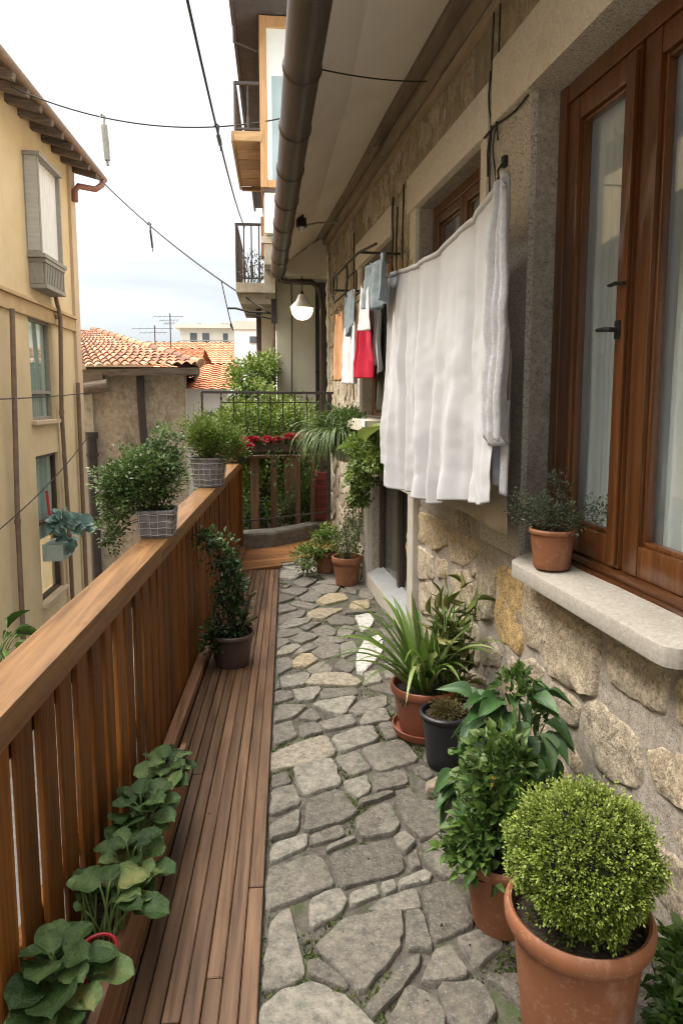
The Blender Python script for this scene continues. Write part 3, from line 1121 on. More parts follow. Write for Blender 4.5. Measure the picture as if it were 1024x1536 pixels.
fill((6.2, 2.99, S1, 3.32), .42, .34, .008, 29, om, (.005, .010), .014, (.2, .9), EX)
fill((4.56, 2.76, 5.0, 3.02), .2, .26, .02, 30, om, (.012, .02), .012, (.3, .9), EX)
om.build('weathered_stone', m_old, wall, smooth=40)
mb = MB()
for a, b, c, d in ((4.385, 5.015, 1.37, 3.3), (6.165, S1 - .002, -.05, 3.3), (3.18, 4.38, 2.795, 3.3), (5.015, 6.165, 2.765, 3.3), (5.87, 6.16, -.05, 1.455), (-1.2, 3.18, 3.09, 3.3)):
    mb.add([W(a, c, -.0105), W(b, c, -.0105), W(b, d, -.0105), W(a, d, -.0105)], [(0, 1, 2, 3)])
mb.build('weathered_mortar', m_old_mortar, wall)

# granite pier between the windows, lintels and sills
mb = MB()
mb.grid(lambda u, v: W(2.7355 + .46 * u, .93 + 1.868 * v, .012 * min(1, v * 9 + .1) + .003 * nz((u * 3, v * 12), 2)), 24, 90)
mb.build('granite_pier', m_granite, wall, smooth='all')
mb = MB()
mb.grid(lambda u, v: W(2.7352, .93 + 1.868 * v, .012 - .17 * u), 4, 4)
mb.grid(lambda u, v: W(1.7 + 1.035 * v, 2.7995, .034 - .19 * u), 4, 4)
mb.build('granite_reveal', m_granite, wall)


def slab(s0, s1, z0, z1, o0, o1, mat, par, name, bev=.008):
    q = MB()
    q.wbox(s0, s1, z0, z1, o0, o1)
    return q.build(name, mat, par, bevel=bev, smooth=30)


slab(1.2, 3.105, 2.80, 3.075, -.05, .035, m_lintel, wall, 'lintel')
slab(3.165, 4.555, 2.795, 3.015, -.05, .026, m_lintel, wall, 'lintel')
slab(4.995, 6.30, 2.765, 2.975, -.05, .026, m_lintel, wall, 'lintel')
slab(4.385, 4.52, 1.37, 2.794, -.03, .012, m_lintel, wall, 'jamb_stone')
slab(3.198, 3.279, 1.37, 2.794, -.03, .013, m_lintel, wall, 'jamb_stone')
slab(6.165, 6.27, 1.46, 2.764, -.03, .012, m_lintel, wall, 'jamb_stone')
# cornice of three stepped boards under the eave
mb = MB()
for k, (z0, z1, oo) in enumerate(((3.285, 3.328, .030), (3.338, 3.388, .085), (3.400, 3.475, .150))):
    for a, b in ((-1.5, 2.4), (2.403, 5.1), (5.103, S1 - .004)):
        mb.wbox(a, b, z0, z1, -.03, oo + R.uniform(-.004, .004), R.random())
mb.build('cornice', m_cornice, house, bevel=.006, smooth=30)

# eave: sloping plastered soffit, roof above, beam closing its far end
def gxl(y):
    return .1366 + (y - 2.67) * (-.0204)


def gzl(y):
    return 3.05 - .004 * (y - 2.67)


mb = MB()
vs = []
for y in (-1.6, 8.12):
    p = W((y - 0) / WT.y, 0, .06)
    vs += [(gxl(y) + .05, y, gzl(y) + .07), (p.x, y, 3.474), (p.x + 1.5, y, 4.2), (gxl(y) - .02, y, gzl(y) + .16)]
mb.add(vs, [(0, 1, 5, 4), (1, 2, 6, 5), (2, 3, 7, 6), (3, 0, 4, 7), (0, 3, 2, 1), (4, 5, 6, 7)])
mb.build('eave_soffit', m_soffit, house)
mb = MB()
p = W(8.0, 0, .0)
mb.add([(gxl(8) + .075, 7.93, 3.02), (p.x - .03, 7.93, 2.985), (p.x - .03, 7.93, 3.455), (gxl(8) + .075, 7.93, 3.125),
        (gxl(8) + .075, 8.06, 3.02), (p.x - .03, 8.06, 2.985), (p.x - .03, 8.06, 3.455), (gxl(8) + .075, 8.06, 3.125)],
       [(0, 1, 2, 3), (7, 6, 5, 4), (0, 4, 5, 1), (1, 5, 6, 2), (2, 6, 7, 3), (3, 7, 4, 0)])
mb.build('end_beam', M('eave_beam_plaster', (.50, .44, .35), (.58, .515, .42), sc=3, rough=.9, bump=.15, bs=40, bd=.003), house, bevel=.006)

# round gutter with its joint rings
mb = MB()
ys = [-1.5, 1, 2.5, 4, 6, 7.88]
mb.tube([(gxl(y), y, gzl(y)) for y in ys], .082, 28)
gut = mb.build('gutter', m_gutter, house, smooth=40)
for k in range(12):
    mb = MB()
    y = .55 + k * .655
    mb.tube([(gxl(y - .016), y - .016, gzl(y)), (gxl(y), y, gzl(y)), (gxl(y + .016), y + .016, gzl(y))], [.0835, .089, .0835], 28, cap=False)
    mb.tube([(gxl(y) + .06, y, gzl(y) + .05), (gxl(y) + .09, y, gzl(y) + .11)], .006, 6)
    mb.build('joint_ring', m_gutter, gut, smooth=40)
mb = MB()
e = Vector((gxl(7.88), 7.88, gzl(7.88)))
wp = W(8.12, 2.9, .06)
pts = [e + Vector((.0, 0, -.03)), e + Vector((.02, .06, -.075)), e + Vector((.12, .08, -.095)), Vector((wp.x - .13, 7.97, 2.93)), Vector((wp.x - .05, 7.98, 2.87)), Vector((wp.x - .02, 7.99, 2.72)),
       Vector((wp.x - .02, 8.0, 2.2)), Vector((wp.x - .02, 8.0, .1))]
mb.tube(pts, [.045, .04, .032, .032, .032, .028, .026, .026], 12)
mb.build('downpipe', m_gutter, gut, smooth=50)

# ------------------------------------------------------------------ windows
m_glass = glass('window_glass', (.95, .98, .98), .11)
m_curtain = M('net_curtain', (.78, .78, .75), (.88, .875, .85), sc=(30, 30, 2), rough=.9, bump=.2, bs=(120, 120, 8), bd=.002, trans=.25)
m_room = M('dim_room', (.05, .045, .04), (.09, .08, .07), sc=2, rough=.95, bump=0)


def sash(mbx, s0, s1, z0, z1, o, w, d=.05, bot=None):
    b = bot or w
    mbx.wbox(s0, s0 + w, z0, z1, o - d, o, R.random())
    mbx.wbox(s1 - w, s1, z0, z1, o - d, o, R.random())
    mbx.wbox(s0 + w + .0005, s1 - w - .0005, z1 - w, z1, o - d, o - .002, R.random())
    mbx.wbox(s0 + w + .0005, s1 - w - .0005, z0, z0 + b, o - d, o - .002, R.random())
    # glazing bead
    q = .016
    mbx.wbox(s0 + w + .0005, s0 + w + q, z0 + b + .0005, z1 - w - .0005, o - d + .002, o - .016, R.random())
    mbx.wbox(s1 - w - q, s1 - w - .0005, z0 + b + .0005, z1 - w - .0005, o - d + .002, o - .016, R.random())
    mbx.wbox(s0 + w + q + .0005, s1 - w - q - .0005, z0 + b + .0005, z0 + b + q, o - d + .002, o - .016, R.random())
    mbx.wbox(s0 + w + q + .0005, s1 - w - q - .0005, z1 - w - q, z1 - w - .0005, o - d + .002, o - .016, R.random())
    return (s0 + w, s1 - w, z0 + b, z1 - w)


def curtain_mesh(s0, s1, z0, z1, o, amp=.014, k=70, seed=0):
    q = MB()

    def fn(u, v):
        s = s0 + (s1 - s0) * u
        z = z0 + (z1 - z0) * v
        return W(s, z, o + amp * (math.sin(k * s + 2 * nz((s, 1), 3, seed)) + .4 * math.sin(k * 2.3 * s)) * (1 - .25 * v) + .01 * nz((s, z), 1.4, seed))
    q.grid(fn, int((s1 - s0) * 130), 10)
    return q


# the big window at the front
win = wall
nw = MB()
s0, s1, z0, z1 = NEAR
o = -.115
nw.wbox(s1 - .062, s1 - .001, z0 + .03, z1 - .002, o - .06, o + .012, .3)
nw.wbox(s0 + .001, s0 + .062, z0 + .03, z1 - .002, o - .06, o + .012, .6)
nw.wbox(s0 + .063, s1 - .063, z1 - .072, z1 - .002, o - .06, o + .010, .5)
fr = nw.build('window', m_winwood, house, bevel=.005, smooth=30)
fr['label'] = 'large varnished brown two-leaf window with pale curtains behind the glass'
nb_ = MB()
nb_.wbox(s0 + .0635, s1 - .0635, z0 + .004, z0 + .055, o - .06, o + .052, .15)
nb_.wbox(s0 + .0635, s1 - .0635, z0 + .056, z0 + .085, o - .06, o + .022, .4)
nb_.build('bottom_rail', m_winwood_h, fr, bevel=.008, smooth=30)
mid_s = 2.195
a = MB()
g1 = sash(a, mid_s + .012, s1 - .064, z0 + .088, z1 - .074, o + .004, .082, .05, .105)
a.build('sash', m_winwood, fr, bevel=.005, smooth=30)
a = MB()
g2 = sash(a, s0 + .064, mid_s - .012, z0 + .088, z1 - .074, o + .004, .082, .05, .105)
a.build('sash', m_winwood, fr, bevel=.005, smooth=30)
a = MB()
a.wbox(mid_s - .0115, mid_s + .0115, z0 + .088, z1 - .074, o - .05, o - .012, .1)
a.wbox(mid_s + .014, mid_s + .052, z0 + .10, z1 - .09, o + .0045, o + .020, .7)
a.build('meeting_stile', m_winwood, fr, bevel=.005, smooth=30)
a = MB()
for g in (g1, g2):
    a.wbox(g[0] - .005, g[1] + .005, g[2] - .005, g[3] + .005, o - .036, o - .031)
a.build('pane', m_glass, fr)
curtain_mesh(s0 + .02, s1 - .02, z0 + .05, z1 - .03, o - .085, .016, 62, 4).build('curtain', m_curtain, fr, smooth='all')
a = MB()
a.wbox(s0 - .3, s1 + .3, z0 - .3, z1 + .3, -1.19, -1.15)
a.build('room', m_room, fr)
a = MB()
hs, hz = 2.238, 1.835
a.wbox(hs - .012, hs + .016, hz - .03, hz + .03, o + .0205, o + .027)
a.tube([W(hs + .002, hz, o + .026), W(hs + .002, hz, o + .055), W(hs + .02, hz + .002, o + .062), W(hs + .07, hz + .004, o + .06)], [.008, .008, .0085, .006], 8)
a.build('handle', m_black, fr, smooth=40)
a = MB()
a.tube([W(hs - .005, hz + .15, o + .022), W(hs + .0, hz + .152, o + .04), W(hs + .045, hz + .15, o + .04)], [.006, .006, .004], 7)
a.tube([W(hs - .03, hz + .148, o + .022), W(hs - .03, hz + .148, o + .036)], .006, 7)
a.tube([W(hs - .03, hz + .148, o + .034), W(hs + .04, hz + .146, o + .036)], .0025, 6)
a.build('latch', m_black, fr, smooth=40)
# stone sill
a = MB()
sp = []
for s, oo in ((1.60, .0), (1.60, .085), (1.625, .112), (1.66, .118), (2.56, .118), (2.60, .100), (2.675, .0)):
    sp.append((s, oo))
sp += [(2.675, -.14), (1.60, -.14)]
a.prism(sp, lambda s, oo, h: W(s, .912 + h + (.012 if oo < 0.01 else 0) * (1 if h > 0 else 0), oo), -.0, .058)
a.build('sill', m_sill, fr, bevel=.008, seg=2, smooth=35)


def old_window(op, name_lab, panes=2):
    s0, s1, z0, z1 = op
    o = -.10
    q = MB()
    q.wbox(s0 + .001, s0 + .05, z0 + .001, z1 - .001, o - .05, o, .4)
    q.wbox(s1 - .05, s1 - .001, z0 + .001, z1 - .001, o - .05, o, .6)
    q.wbox(s0 + .051, s1 - .051, z1 - .06, z1 - .001, o - .05, o - .002, .5)
    q.wbox(s0 + .051, s1 - .051, z0 + .001, z0 + .06, o - .05, o - .002, .5)
    f = q.build('window', m_winwood, house, bevel=.004)
    f['label'] = name_lab
    m = (s0 + s1) / 2
    pn = MB()
    for a_, b_ in ((s0 + .053, m - .004), (m + .004, s1 - .053)):
        q = MB()
        g = sash(q, a_, b_, z0 + .063, z1 - .063, o - .003, .055, .04)
        q.wbox(g[0], g[1], z0 + (z1 - z0) * .66, z0 + (z1 - z0) * .66 + .022, o - .032, o - .012, .5)
        q.build('sash', m_winwood, f, bevel=.004)
        pn.wbox(g[0] - .004, g[1] + .004, g[2], g[3], o - .030, o - .026)
    pn.build('pane', m_glass, f)
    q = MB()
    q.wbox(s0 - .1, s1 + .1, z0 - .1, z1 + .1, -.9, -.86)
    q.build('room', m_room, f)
    curtain_mesh(m - .02, s1 - .03, z0 + .9, z1 - .05, o - .15, .01, 80, 9).build('curtain', m_curtain, f, smooth='all')
    return f


old_window(MID, 'brown wooden window half hidden behind the hanging white sheet')
fw = old_window(FARW, 'farthest wooden window of the wall, above the laundry rack')
a = MB()
a.wbox(4.98, 6.12, 1.365, 1.452, -.08, .20)
a.build('sill', M('cream_sill', (.52, .47, .36), (.62, .57, .45), sc=12, rough=.8, bump=.15), fw, bevel=.006)

# low window with a projecting cream frame
m_cream = M('cream_paint', (.43, .385, .315), (.52, .475, .40), sc=9, rough=.6, bump=.1, bs=50, bd=.002, spots=[((.30, .26, .20), 5, .58, .75, .4)])
s0, s1, z0, z1 = CEL
q = MB()
q.wbox(4.285, s0 - .001, -.02, 1.055, -.15, .034)
q.wbox(s1 + .001, 5.85, -.02, 1.055, -.15, .034)
q.wbox(s0, s1, z1 + .001, 1.055, -.15, .032)
q.wbox(s0, s1, -.02, z0, -.15, .032)
cf = q.build('basement_window', m_cream, house, bevel=.006)
cf['label'] = 'low window in a thick cream painted frame near the floor'
q = MB()
q.add([W(s0 + .001, z0 + .001, .03), W(s1 - .001, z0 + .001, .03), W(s1 - .001, z0 + .06, -.10), W(s0 + .001, z0 + .06, -.10)], [(0, 1, 2, 3)])
q.build('sill', M('pale_sill_board', (.24, .24, .23), (.31, .31, .30), sc=20, rough=.5, bump=.1), cf)
q = MB()
o = -.075
m_dkwood = M('dark_brown_frame', (.045, .028, .018), (.08, .05, .032), sc=(40, 40, 3), rough=.5, bump=.2)
for a_, b_ in ((s0 + .001, s0 + .05), ((s0 + s1) / 2 - .03, (s0 + s1) / 2 + .03), (s1 - .05, s1 - .001)):
    q.wbox(a_, b_, z0 + .03, z1 - .001, o - .04, o)
q.wbox(s0 + .051, s1 - .051, z1 - .05, z1 - .001, o - .04, o - .002)
q.build('frame', m_dkwood, cf, bevel=.003)
q = MB()
q.wbox(s0 + .04, s1 - .04, z0 + .03, z1 - .02, o - .03, o - .025)
q.build('pane', m_glass, cf)
curtain_mesh(s0 + .05, s0 + .45, z0 + .04, z1 - .03, o - .1, .012, 60, 3).build('curtain', M('brown_curtain', (.12, .085, .06), (.2, .15, .11), sc=20, rough=.9), cf, smooth='all')
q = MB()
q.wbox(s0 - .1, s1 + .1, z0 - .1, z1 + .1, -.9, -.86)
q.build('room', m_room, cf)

# thin cables and a hook pinned to the pier
CABLES = []
for s, zt, zb in ((3.125, 3.28, 2.52), (3.05, 3.28, 2.72), (3.15, 3.05, 2.60)):
    q = MB()
    q.tube([W(s + .008 * math.sin(k * 1.7 + s * 9), zt + (zb - zt) * k / 9, .022 + .006 * math.sin(k)) for k in range(10)], .0042, 6)
    q.build('wall_cable', m_cable, house, smooth='all')
q = MB()
q.tube([W(2.75 + .46 * k / 12, 2.785 - .01 * math.sin(k * .5), .022) for k in range(13)], .0045, 6)
q.build('wall_cable', m_cable, house, smooth='all')
q = MB()
q.tube([W(3.06 + .03 * math.sin(k * .4), 2.80 - .045 * k, .02 + .01 * math.sin(k * .9)) for k in range(7)], .0035, 6)
q.build('wall_cable', m_cable, house, smooth='all')
for s, zt, zb in ((4.62, 3.0, 1.4), (4.9, 3.0, 2.2), (4.78, 2.9, 1.5), (6.35, 3.1, 1.6)):
    q = MB()
    q.tube([W(s + .012 * math.sin(k * 1.3 + s * 5), zt + (zb - zt) * k / 12, .03) for k in range(13)], .006, 6)
    q.build('wall_cable', m_cable, house, smooth='all')
q = MB()
q.wbox(2.955, 2.985, 2.585, 2.63, .012, .03)
q.tube([W(2.97, 2.6, .03), W(2.97, 2.57, .05), W(2.97, 2.54, .045), W(2.97, 2.535, .025)], .005, 6)
q.build('wall_hook', m_black, house, smooth=40)

# ------------------------------------------------------------------ lamps under the eave
L0 = gy(453, 464, 7.98)
lamp = thing('pendant_lamp', 'white bell shaped pendant lamp glowing below the end of the eave', 'lamp', tuple(L0))
m_enamel = M('lamp_enamel', (.62, .58, .50), (.70, .66, .58), sc=10, rough=.35, bump=.05)
q = MB()
q.lathe(tuple(L0), [(1.3 * a_, 1.25 * b_) for a_, b_ in [(.018, .135), (.03, .13), (.042, .105), (.05, .08), (.075, .055), (.102, .025), (.108, .012), (.104, .010), (.07, .05), (.04, .09), (.015, .12)]], 32)
q.build('shade', m_enamel, lamp, smooth=50)
q = MB()
q.lathe(tuple(L0), [(1.3 * a_, 1.25 * b_) for a_, b_ in [(.098, .014), (.097, -.012), (.088, -.045), (.070, -.072), (.045, -.090), (.015, -.098), (.002, -.099)]], 32)
q.build('globe', emit('lamp_glow', (1.0, .86, .66), .42), lamp, smooth='all')
q = MB()
top = Vector((L0.x, L0.y, 3.0))
q.tube([L0 + Vector((0, 0, .16)), L0 + Vector((0, 0, .22)), top], .005, 7)
q.tube([L0 + Vector((0, 0, .15)), L0 + Vector((0, 0, .20))], .016, 10)
q.build('cord', m_black, lamp, smooth=40)
P0 = gy(452, 338, 6.2)
sl = thing('ceiling_spotlight', 'small black spotlight on a bent arm screwed to the eave', 'lamp', tuple(P0))
q = MB()
q.tube([P0 + Vector((0, 0, .06)), P0 + Vector((0, 0, -.015))], [.042, .048], 20)
q.tube([P0 + Vector((0, 0, .06)), P0 + Vector((0, 0, .11))], [.02, .02], 12)
q.build('housing', m_black, sl, smooth=40)
q = MB()
q.tube([P0 + Vector((0, 0, -.016)), P0 + Vector((0, -.0, -.05))], [.028, .022], 16)
q.build('bulb', m_enamel, sl, smooth=40)
q = MB()
pe = Vector((W(6.7, 0, .12).x, 6.7, 3.28))
q.tube([P0 + Vector((.03, .01, .0)), P0.lerp(pe, .4) + Vector((0, 0, .01)), pe], .009, 8)
q.build('arm', M('pale_conduit', (.38, .34, .3), (.45, .41, .36), sc=10, rough=.6, bump=0), sl, smooth=40)
# ------------------------------------------------------------------ ochre apartment house across the alley
XL = -3.5
m_ochre = M('ochre_stucco', (.55, .425, .245), (.63, .51, .315), sc=2.2, rough=.92, bump=.25, bs=70, bd=.004,
            spots=[((.46, .35, .20), (1.2, 1.2, .5), .52, .75, .4), ((.36, .265, .15), (7, 7, .7), .60, .76, .4), ((.62, .52, .36), (3, 3, 1.5), .58, .74, .35)])
m_ochre2 = M('ochre_band', (.42, .29, .15), (.50, .36, .20), sc=4, rough=.9, bump=.2, bs=60, bd=.003)
m_pil = M('beige_render', (.47, .36, .24), (.55, .43, .29), sc=3, rough=.9, bump=.2, bs=60, bd=.003, spots=[((.35, .26, .17), (4, 4, 1), .6, .8, .4)])
m_shut = M('pale_shutter', (.36, .36, .32), (.46, .46, .42), sc=(4, 4, 30), rough=.7, bump=.15)
m_shutw = M('white_blind', (.62, .62, .60), (.74, .74, .72), sc=(3, 40, 3), rough=.8, bump=.3, bs=(4, 90, 4), bd=.004)
m_greyw = M('grey_window_paint', (.22, .205, .17), (.30, .28, .24), sc=20, rough=.7, bump=.2)
m_brownpipe = M('brown_downpipe', (.14, .092, .060), (.21, .145, .10), sc=9, rough=.55, bump=.08, spots=[((.12, .08, .055), 5, .6, .75, .4)])
m_greenc = M('green_curtain', (.42, .52, .46), (.55, .65, .58), sc=(3, 30, 3), rough=.85, bump=.2, bs=(4, 60, 4), bd=.003)
m_rafter = M('old_rafter_wood', (.055, .040, .030), (.20, .155, .12), sc=(4, 40, 40), rough=.85, bump=.3, bs=(10, 90, 90), bd=.004, tint=.35)
m_tile = M('orange_roof_tile', (.6, .6, .6), (1.15, 1.15, 1.15), sc=14, rough=.85, bump=.4, bs=60, bd=.006,
           pal=[(0, (.12, .058, .034)), (.4, (.25, .098, .045)), (.75, (.34, .14, .063)), (1, (.40, .25, .155))],
           spots=[((.085, .075, .06), 5, .52, .68, .6), ((.30, .25, .18), 11, .6, .72, .4)])

apt = thing('apartment_building', 'tall ochre stuccoed apartment house across the alley with shuttered windows and deep rafters', 'building', (XL, 9, -3.5))
def LW(y, z, o):
    return Vector((XL + o, y, z))
W1 = (10.42, 11.32, 3.72, 5.0)
W2 = (10.25, 11.28, 1.30, 2.80)
W3 = (10.28, 11.32, -1.42, .78)
mb = MB()
holed(mb, LW, -2, 12.72, -3.6, 5.62, [W1, W2, W3], .18, 0)
mb.add([LW(12.72, -3.6, 0), LW(12.72, 5.62, 0), LW(12.72, 5.62, -8), LW(12.72, -3.6, -8)], [(0, 1, 2, 3)])
lw = mb.build('wall', m_ochre, apt)
mb = MB()
mb.box((XL - .02, 12.46, -3.6), (XL + .05, 12.74, 5.6))
mb.build('corner_pilaster', m_pil, apt, bevel=.004)
mb = MB()
mb.box((XL - .02, -2, 2.78), (XL + .045, 12.455, 2.98))
mb.box((XL - .02, -2, 2.982), (XL + .085, 12.455, 3.03))
mb.build('string_course', m_ochre2, apt, bevel=.004)
# roof with rafters
rf = MB()
ex_ = -3.08
rf.add([(ex_, -2, 5.36), (ex_, 13.15, 5.50), (XL - 4, 13.15, 7.3), (XL - 4, -2, 7.2), (ex_, -2, 5.42), (ex_, 13.15, 5.56), (XL - 4, 13.15, 7.36), (XL - 4, -2, 7.26)],
       [(3, 2, 1, 0), (4, 5, 6, 7), (0, 1, 5, 4), (1, 2, 6, 5), (2, 3, 7, 6), (3, 0, 4, 7)])
roof = rf.build('roof', m_rafter, apt)
y = 4.2
while y < 13.1:
    q = MB()
    zz = 5.36 + (y + 2) / 15.15 * .14
    q.beam((ex_ + .03, y, zz - .045), (XL - .3, y, zz + .145), .10, .105, R.random(), side=(0, 1, 0))
    q.build('rafter', m_rafter, roof, bevel=.006)
    y += .47
q = MB()
q.tube([(ex_ + .03, -2, 5.40), (ex_ + .03, 13.18, 5.54)], .055, 14)
q.build('gutter', m_brownpipe, roof, smooth=40)
q = MB()
q.tube([(ex_ + .03, 13.05, 5.52), (ex_ + .03, 13.0, 5.40), (ex_ - .05, 12.85, 5.28), (XL + .14, 12.62, 5.26), (XL + .10, 12.55, 5.16), (XL + .10, 12.55, 4.98)], .05, 12)
q.build('outlet_pipe', M('rusty_outlet', (.20, .085, .06), (.28, .13, .09), sc=12, rough=.6, bump=.2), roof, smooth=50)
# windows
q = MB()
y0, y1, z0, z1 = W1
def lbox(mbx, ya, yb, za, zb, oa, ob, t=.5):
    mbx.box((XL + oa, ya, za), (XL + ob, yb, zb), t)
lbox(q, y0 - .06, y0, z0 - .04, z1 + .05, -.05, .20)
lbox(q, y0 - .09, y1 + .06, z1 + .002, z1 + .06, -.05, .24)
lbox(q, y1, y1 + .05, z0 - .04, z1, -.05, .20)
lbox(q, y0 - .08, y1 + .06, z0 - .10, z0 - .042, -.05, .25)
f1 = q.build('window', m_greyw, apt, bevel=.004)
f1['label'] = 'boxed out window with white blinds and a small slatted balcony box'
q = MB()
q.grid(lambda u, v: (XL + .13 + .012 * math.sin(u * 52), y0 + .01 + (y1 - y0 - .02) * u, z0 + (z1 - z0) * v), 90, 2)
q.build('blind', m_shutw, f1, smooth='all')
q = MB()
q.grid(lambda u, v: (XL + .02 + .17 * u, y0 - .062, z0 + (z1 - z0) * v), 2, 2)
q.build('side_panel', m_shut, f1)
q = MB()
lbox(q, y0 - .02, y1 - .02, z0 - .52, z0 - .46, 0, .24)
lbox(q, y0 - .02, y1 - .02, z0 - .16, z0 - .105, 0, .24)
for k in range(12):
    yy = y0 + .02 + k * (y1 - y0 - .08) / 11
    lbox(q, yy - (.012 if k < 11 else .0), yy + .022, z0 - .455, z0 - .165, .20, .23, R.random())
lbox(q, y0 - .02, y0 + .02, z0 - .455, z0 - .165, .0, .195)
q.build('balcony_box', m_greyw, f1, bevel=.003)
for (y0, y1, z0, z1), frac, lab in ((W2, .26, 'middle window with pale green curtains on the ochre facade'), (W3, .52, 'lowest window with green curtains on the ochre facade')):
    q = MB()
    lbox(q, y0 + .001, y0 + .05, z0 + .001, z1 - .001, -.12, -.05)
    lbox(q, y1 - .05, y1 - .001, z0 + .001, z1 - .001, -.12, -.05)
    lbox(q, y0 + .051, y1 - .051, z1 - .05, z1 - .001, -.12, -.052)
    lbox(q, y0 + .051, y1 - .051, z0 + .001, z0 + .05, -.12, -.052)
    lbox(q, y0 + .051, y1 - .051, z0 + (z1 - z0) * frac, z0 + (z1 - z0) * frac + .05, -.12, -.048)
    f2 = q.build('window', m_greyw if z0 > 0 else m_dkwood, apt, bevel=.003)
    f2['label'] = lab
    q = MB()
    lbox(q, y0 + .045, y1 - .045, z0 + .045, z1 - .045, -.095, -.09)
    q.build('pane', m_glass, f2)
    q = MB()
    q.grid(lambda u, v: (XL - .112 + .012 * math.sin(u * 70), y0 + .02 + (y1 - y0 - .04) * u, (z0 if z0 > 0 else z0 + .9) + (z1 - (z0 if z0 > 0 else z0 + .9)) * v), 90, 2)
    q.build('curtain', m_greenc, f2, smooth='all')
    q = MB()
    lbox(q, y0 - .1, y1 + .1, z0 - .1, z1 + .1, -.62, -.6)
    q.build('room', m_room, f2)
    q = MB()
    lbox(q, y0 - .05, y1 + .05, z0 - .06, z0 - .001, -.12, .07)
    q.build('sill', m_pil, f2, bevel=.005)
for pts in ([(11.34, 3.22), (11.36, 2.9), (11.38, 1.4), (11.50, -.6), (11.52, -3.4)], [(9.35, 2.77), (9.3, 0), (9.25, -3.4)], [(12.36, 1.9), (12.36, -3.4)]):
    q = MB()
    q.tube([(XL + .065 + (.055 if 2.7 < z < 3.1 else 0), y, z) for y, z in pts], .034, 12)
    for y, z in pts[1:-1]:
        q.tube([(XL + .065, y, z - .03), (XL + .065, y, z + .03)], .042, 12)
    q.build('downpipe', m_brownpipe, apt, smooth=40)

# blue green plant in a box on the lowest window
b0 = Vector((XL + .2, 10.62, -.62))
wp_ = thing('window_box_plant', 'blue green round leaved plant in a pale box on the ochre house window', 'plant', tuple(b0))
q = MB()
q.box((XL + .0, 10.36, -.80), (XL + .30, 10.92, -.55))
q.build('box', M('pale_green_box', (.30, .36, .30), (.40, .46, .40), sc=9, rough=.7, bump=.1), wp_, bevel=.01)
m_bluel = leafmat('blue_green_leaf', [(0, (.11, .20, .17)), (.5, (.20, .32, .28)), (1, (.34, .46, .42))])
P, D, T_, C_ = clumps([((XL + .32, 10.64, -.35), (.18, .30, .26), 1)], 10, 8, .10, .5, .2)
leaves('foliage', P, D, rdir(len(P)) * .5 + np.array((.7, 0, .5)), .17, .15, T_, m_bluel, wp_, T_ROUND, True)
q = MB()
q.tube([(XL + .06, 10.5, .25), (XL + .1, 10.5, -.25)], .02, 8)
q.build('red_stake', M('red_paint', (.40, .03, .03), (.5, .05, .05), sc=9, rough=.5, bump=0), wp_)

# ------------------------------------------------------------------ old plaster outbuilding with a tiled hip roof
m_plaster = M('flaking_plaster', (.30, .245, .18), (.56, .48, .37), sc=14, detail=9, rough=.95, bump=.7, bs=35, bd=.02,
              spots=[((.16, .13, .095), (6, 6, 2.2), .52, .68, .6), ((.46, .41, .33), 1.6, .60, .66, .7), ((.10, .085, .065), 30, .6, .7, .5)])
sh = thing('outbuilding', 'old grey brown plastered outbuilding with an orange hipped tile roof', 'building', (-2.8, 14.2, -3.5))
q = MB()
q.grid(lambda u, v: (-3.72 + 1.96 * u - .06 * v * u, 13.98 + .02 * nz((u * 4, v * 9), 2), -3.6 + 5.85 * v), 30, 60)
q.add([(-1.82, 13.98, -3.6), (-1.80, 13.98, 2.25), (-2.3, 18, 2.25), (-2.3, 18, -3.6)], [(0, 1, 2, 3)])
q.build('wall', m_plaster, sh, smooth=40)
q = MB()
q.box((-3.80, 13.90, -3.6), (-3.60, 14.05, 1.95))
q.build('white_plaster_strip', M('white_lime', (.40, .38, .33), (.62, .59, .53), sc=6, rough=.95, bump=.5, bs=30, bd=.01, spots=[((.2, .17, .13), 8, .55, .7, .7)]), sh, bevel=.01)


def tiles(mb_, A, B, C, D_, cols, rows, r=.055, sub=6):
    A, B, C, D_ = map(Vector, (A, B, C, D_))
    nrm = (B - A).cross(D_ - A).normalized()
    if nrm.z < 0:
        nrm = -nrm
    vs, fs, ts = [], [], []
    nu = cols * sub
    ct = [[R.random() for _ in range(cols)] for _ in range(rows)]
    for j in range(rows):
        for e in (0, 1):
            v = (j + e) / rows
            for i in range(nu + 1):
                u = i / nu
                p = A.lerp(B, u).lerp(D_.lerp(C, u), v)
                ph = (u * cols) % 1
                hh = r * math.sin(math.pi * ph) * (1 if True else 1) + (.028 if e == 0 else 0) + .012 * nz((u * 14, v * 9), 1.7)
                vs.append(p + nrm * hh)
    k = nu + 1
    for j in range(rows):
        b = j * 2 * k
        for i in range(nu):
            fs.append((b + i, b + i + 1, b + k + i + 1, b + k + i))
            ts.append(ct[j][min(cols - 1, i // sub)])
        if j:
            for i in range(nu):
                fs.append((b - k + i, b - k + i + 1, b + i + 1, b + i))
                ts.append(ct[j][min(cols - 1, i // sub)] * .6)
    mb_.add(vs, fs, ts)


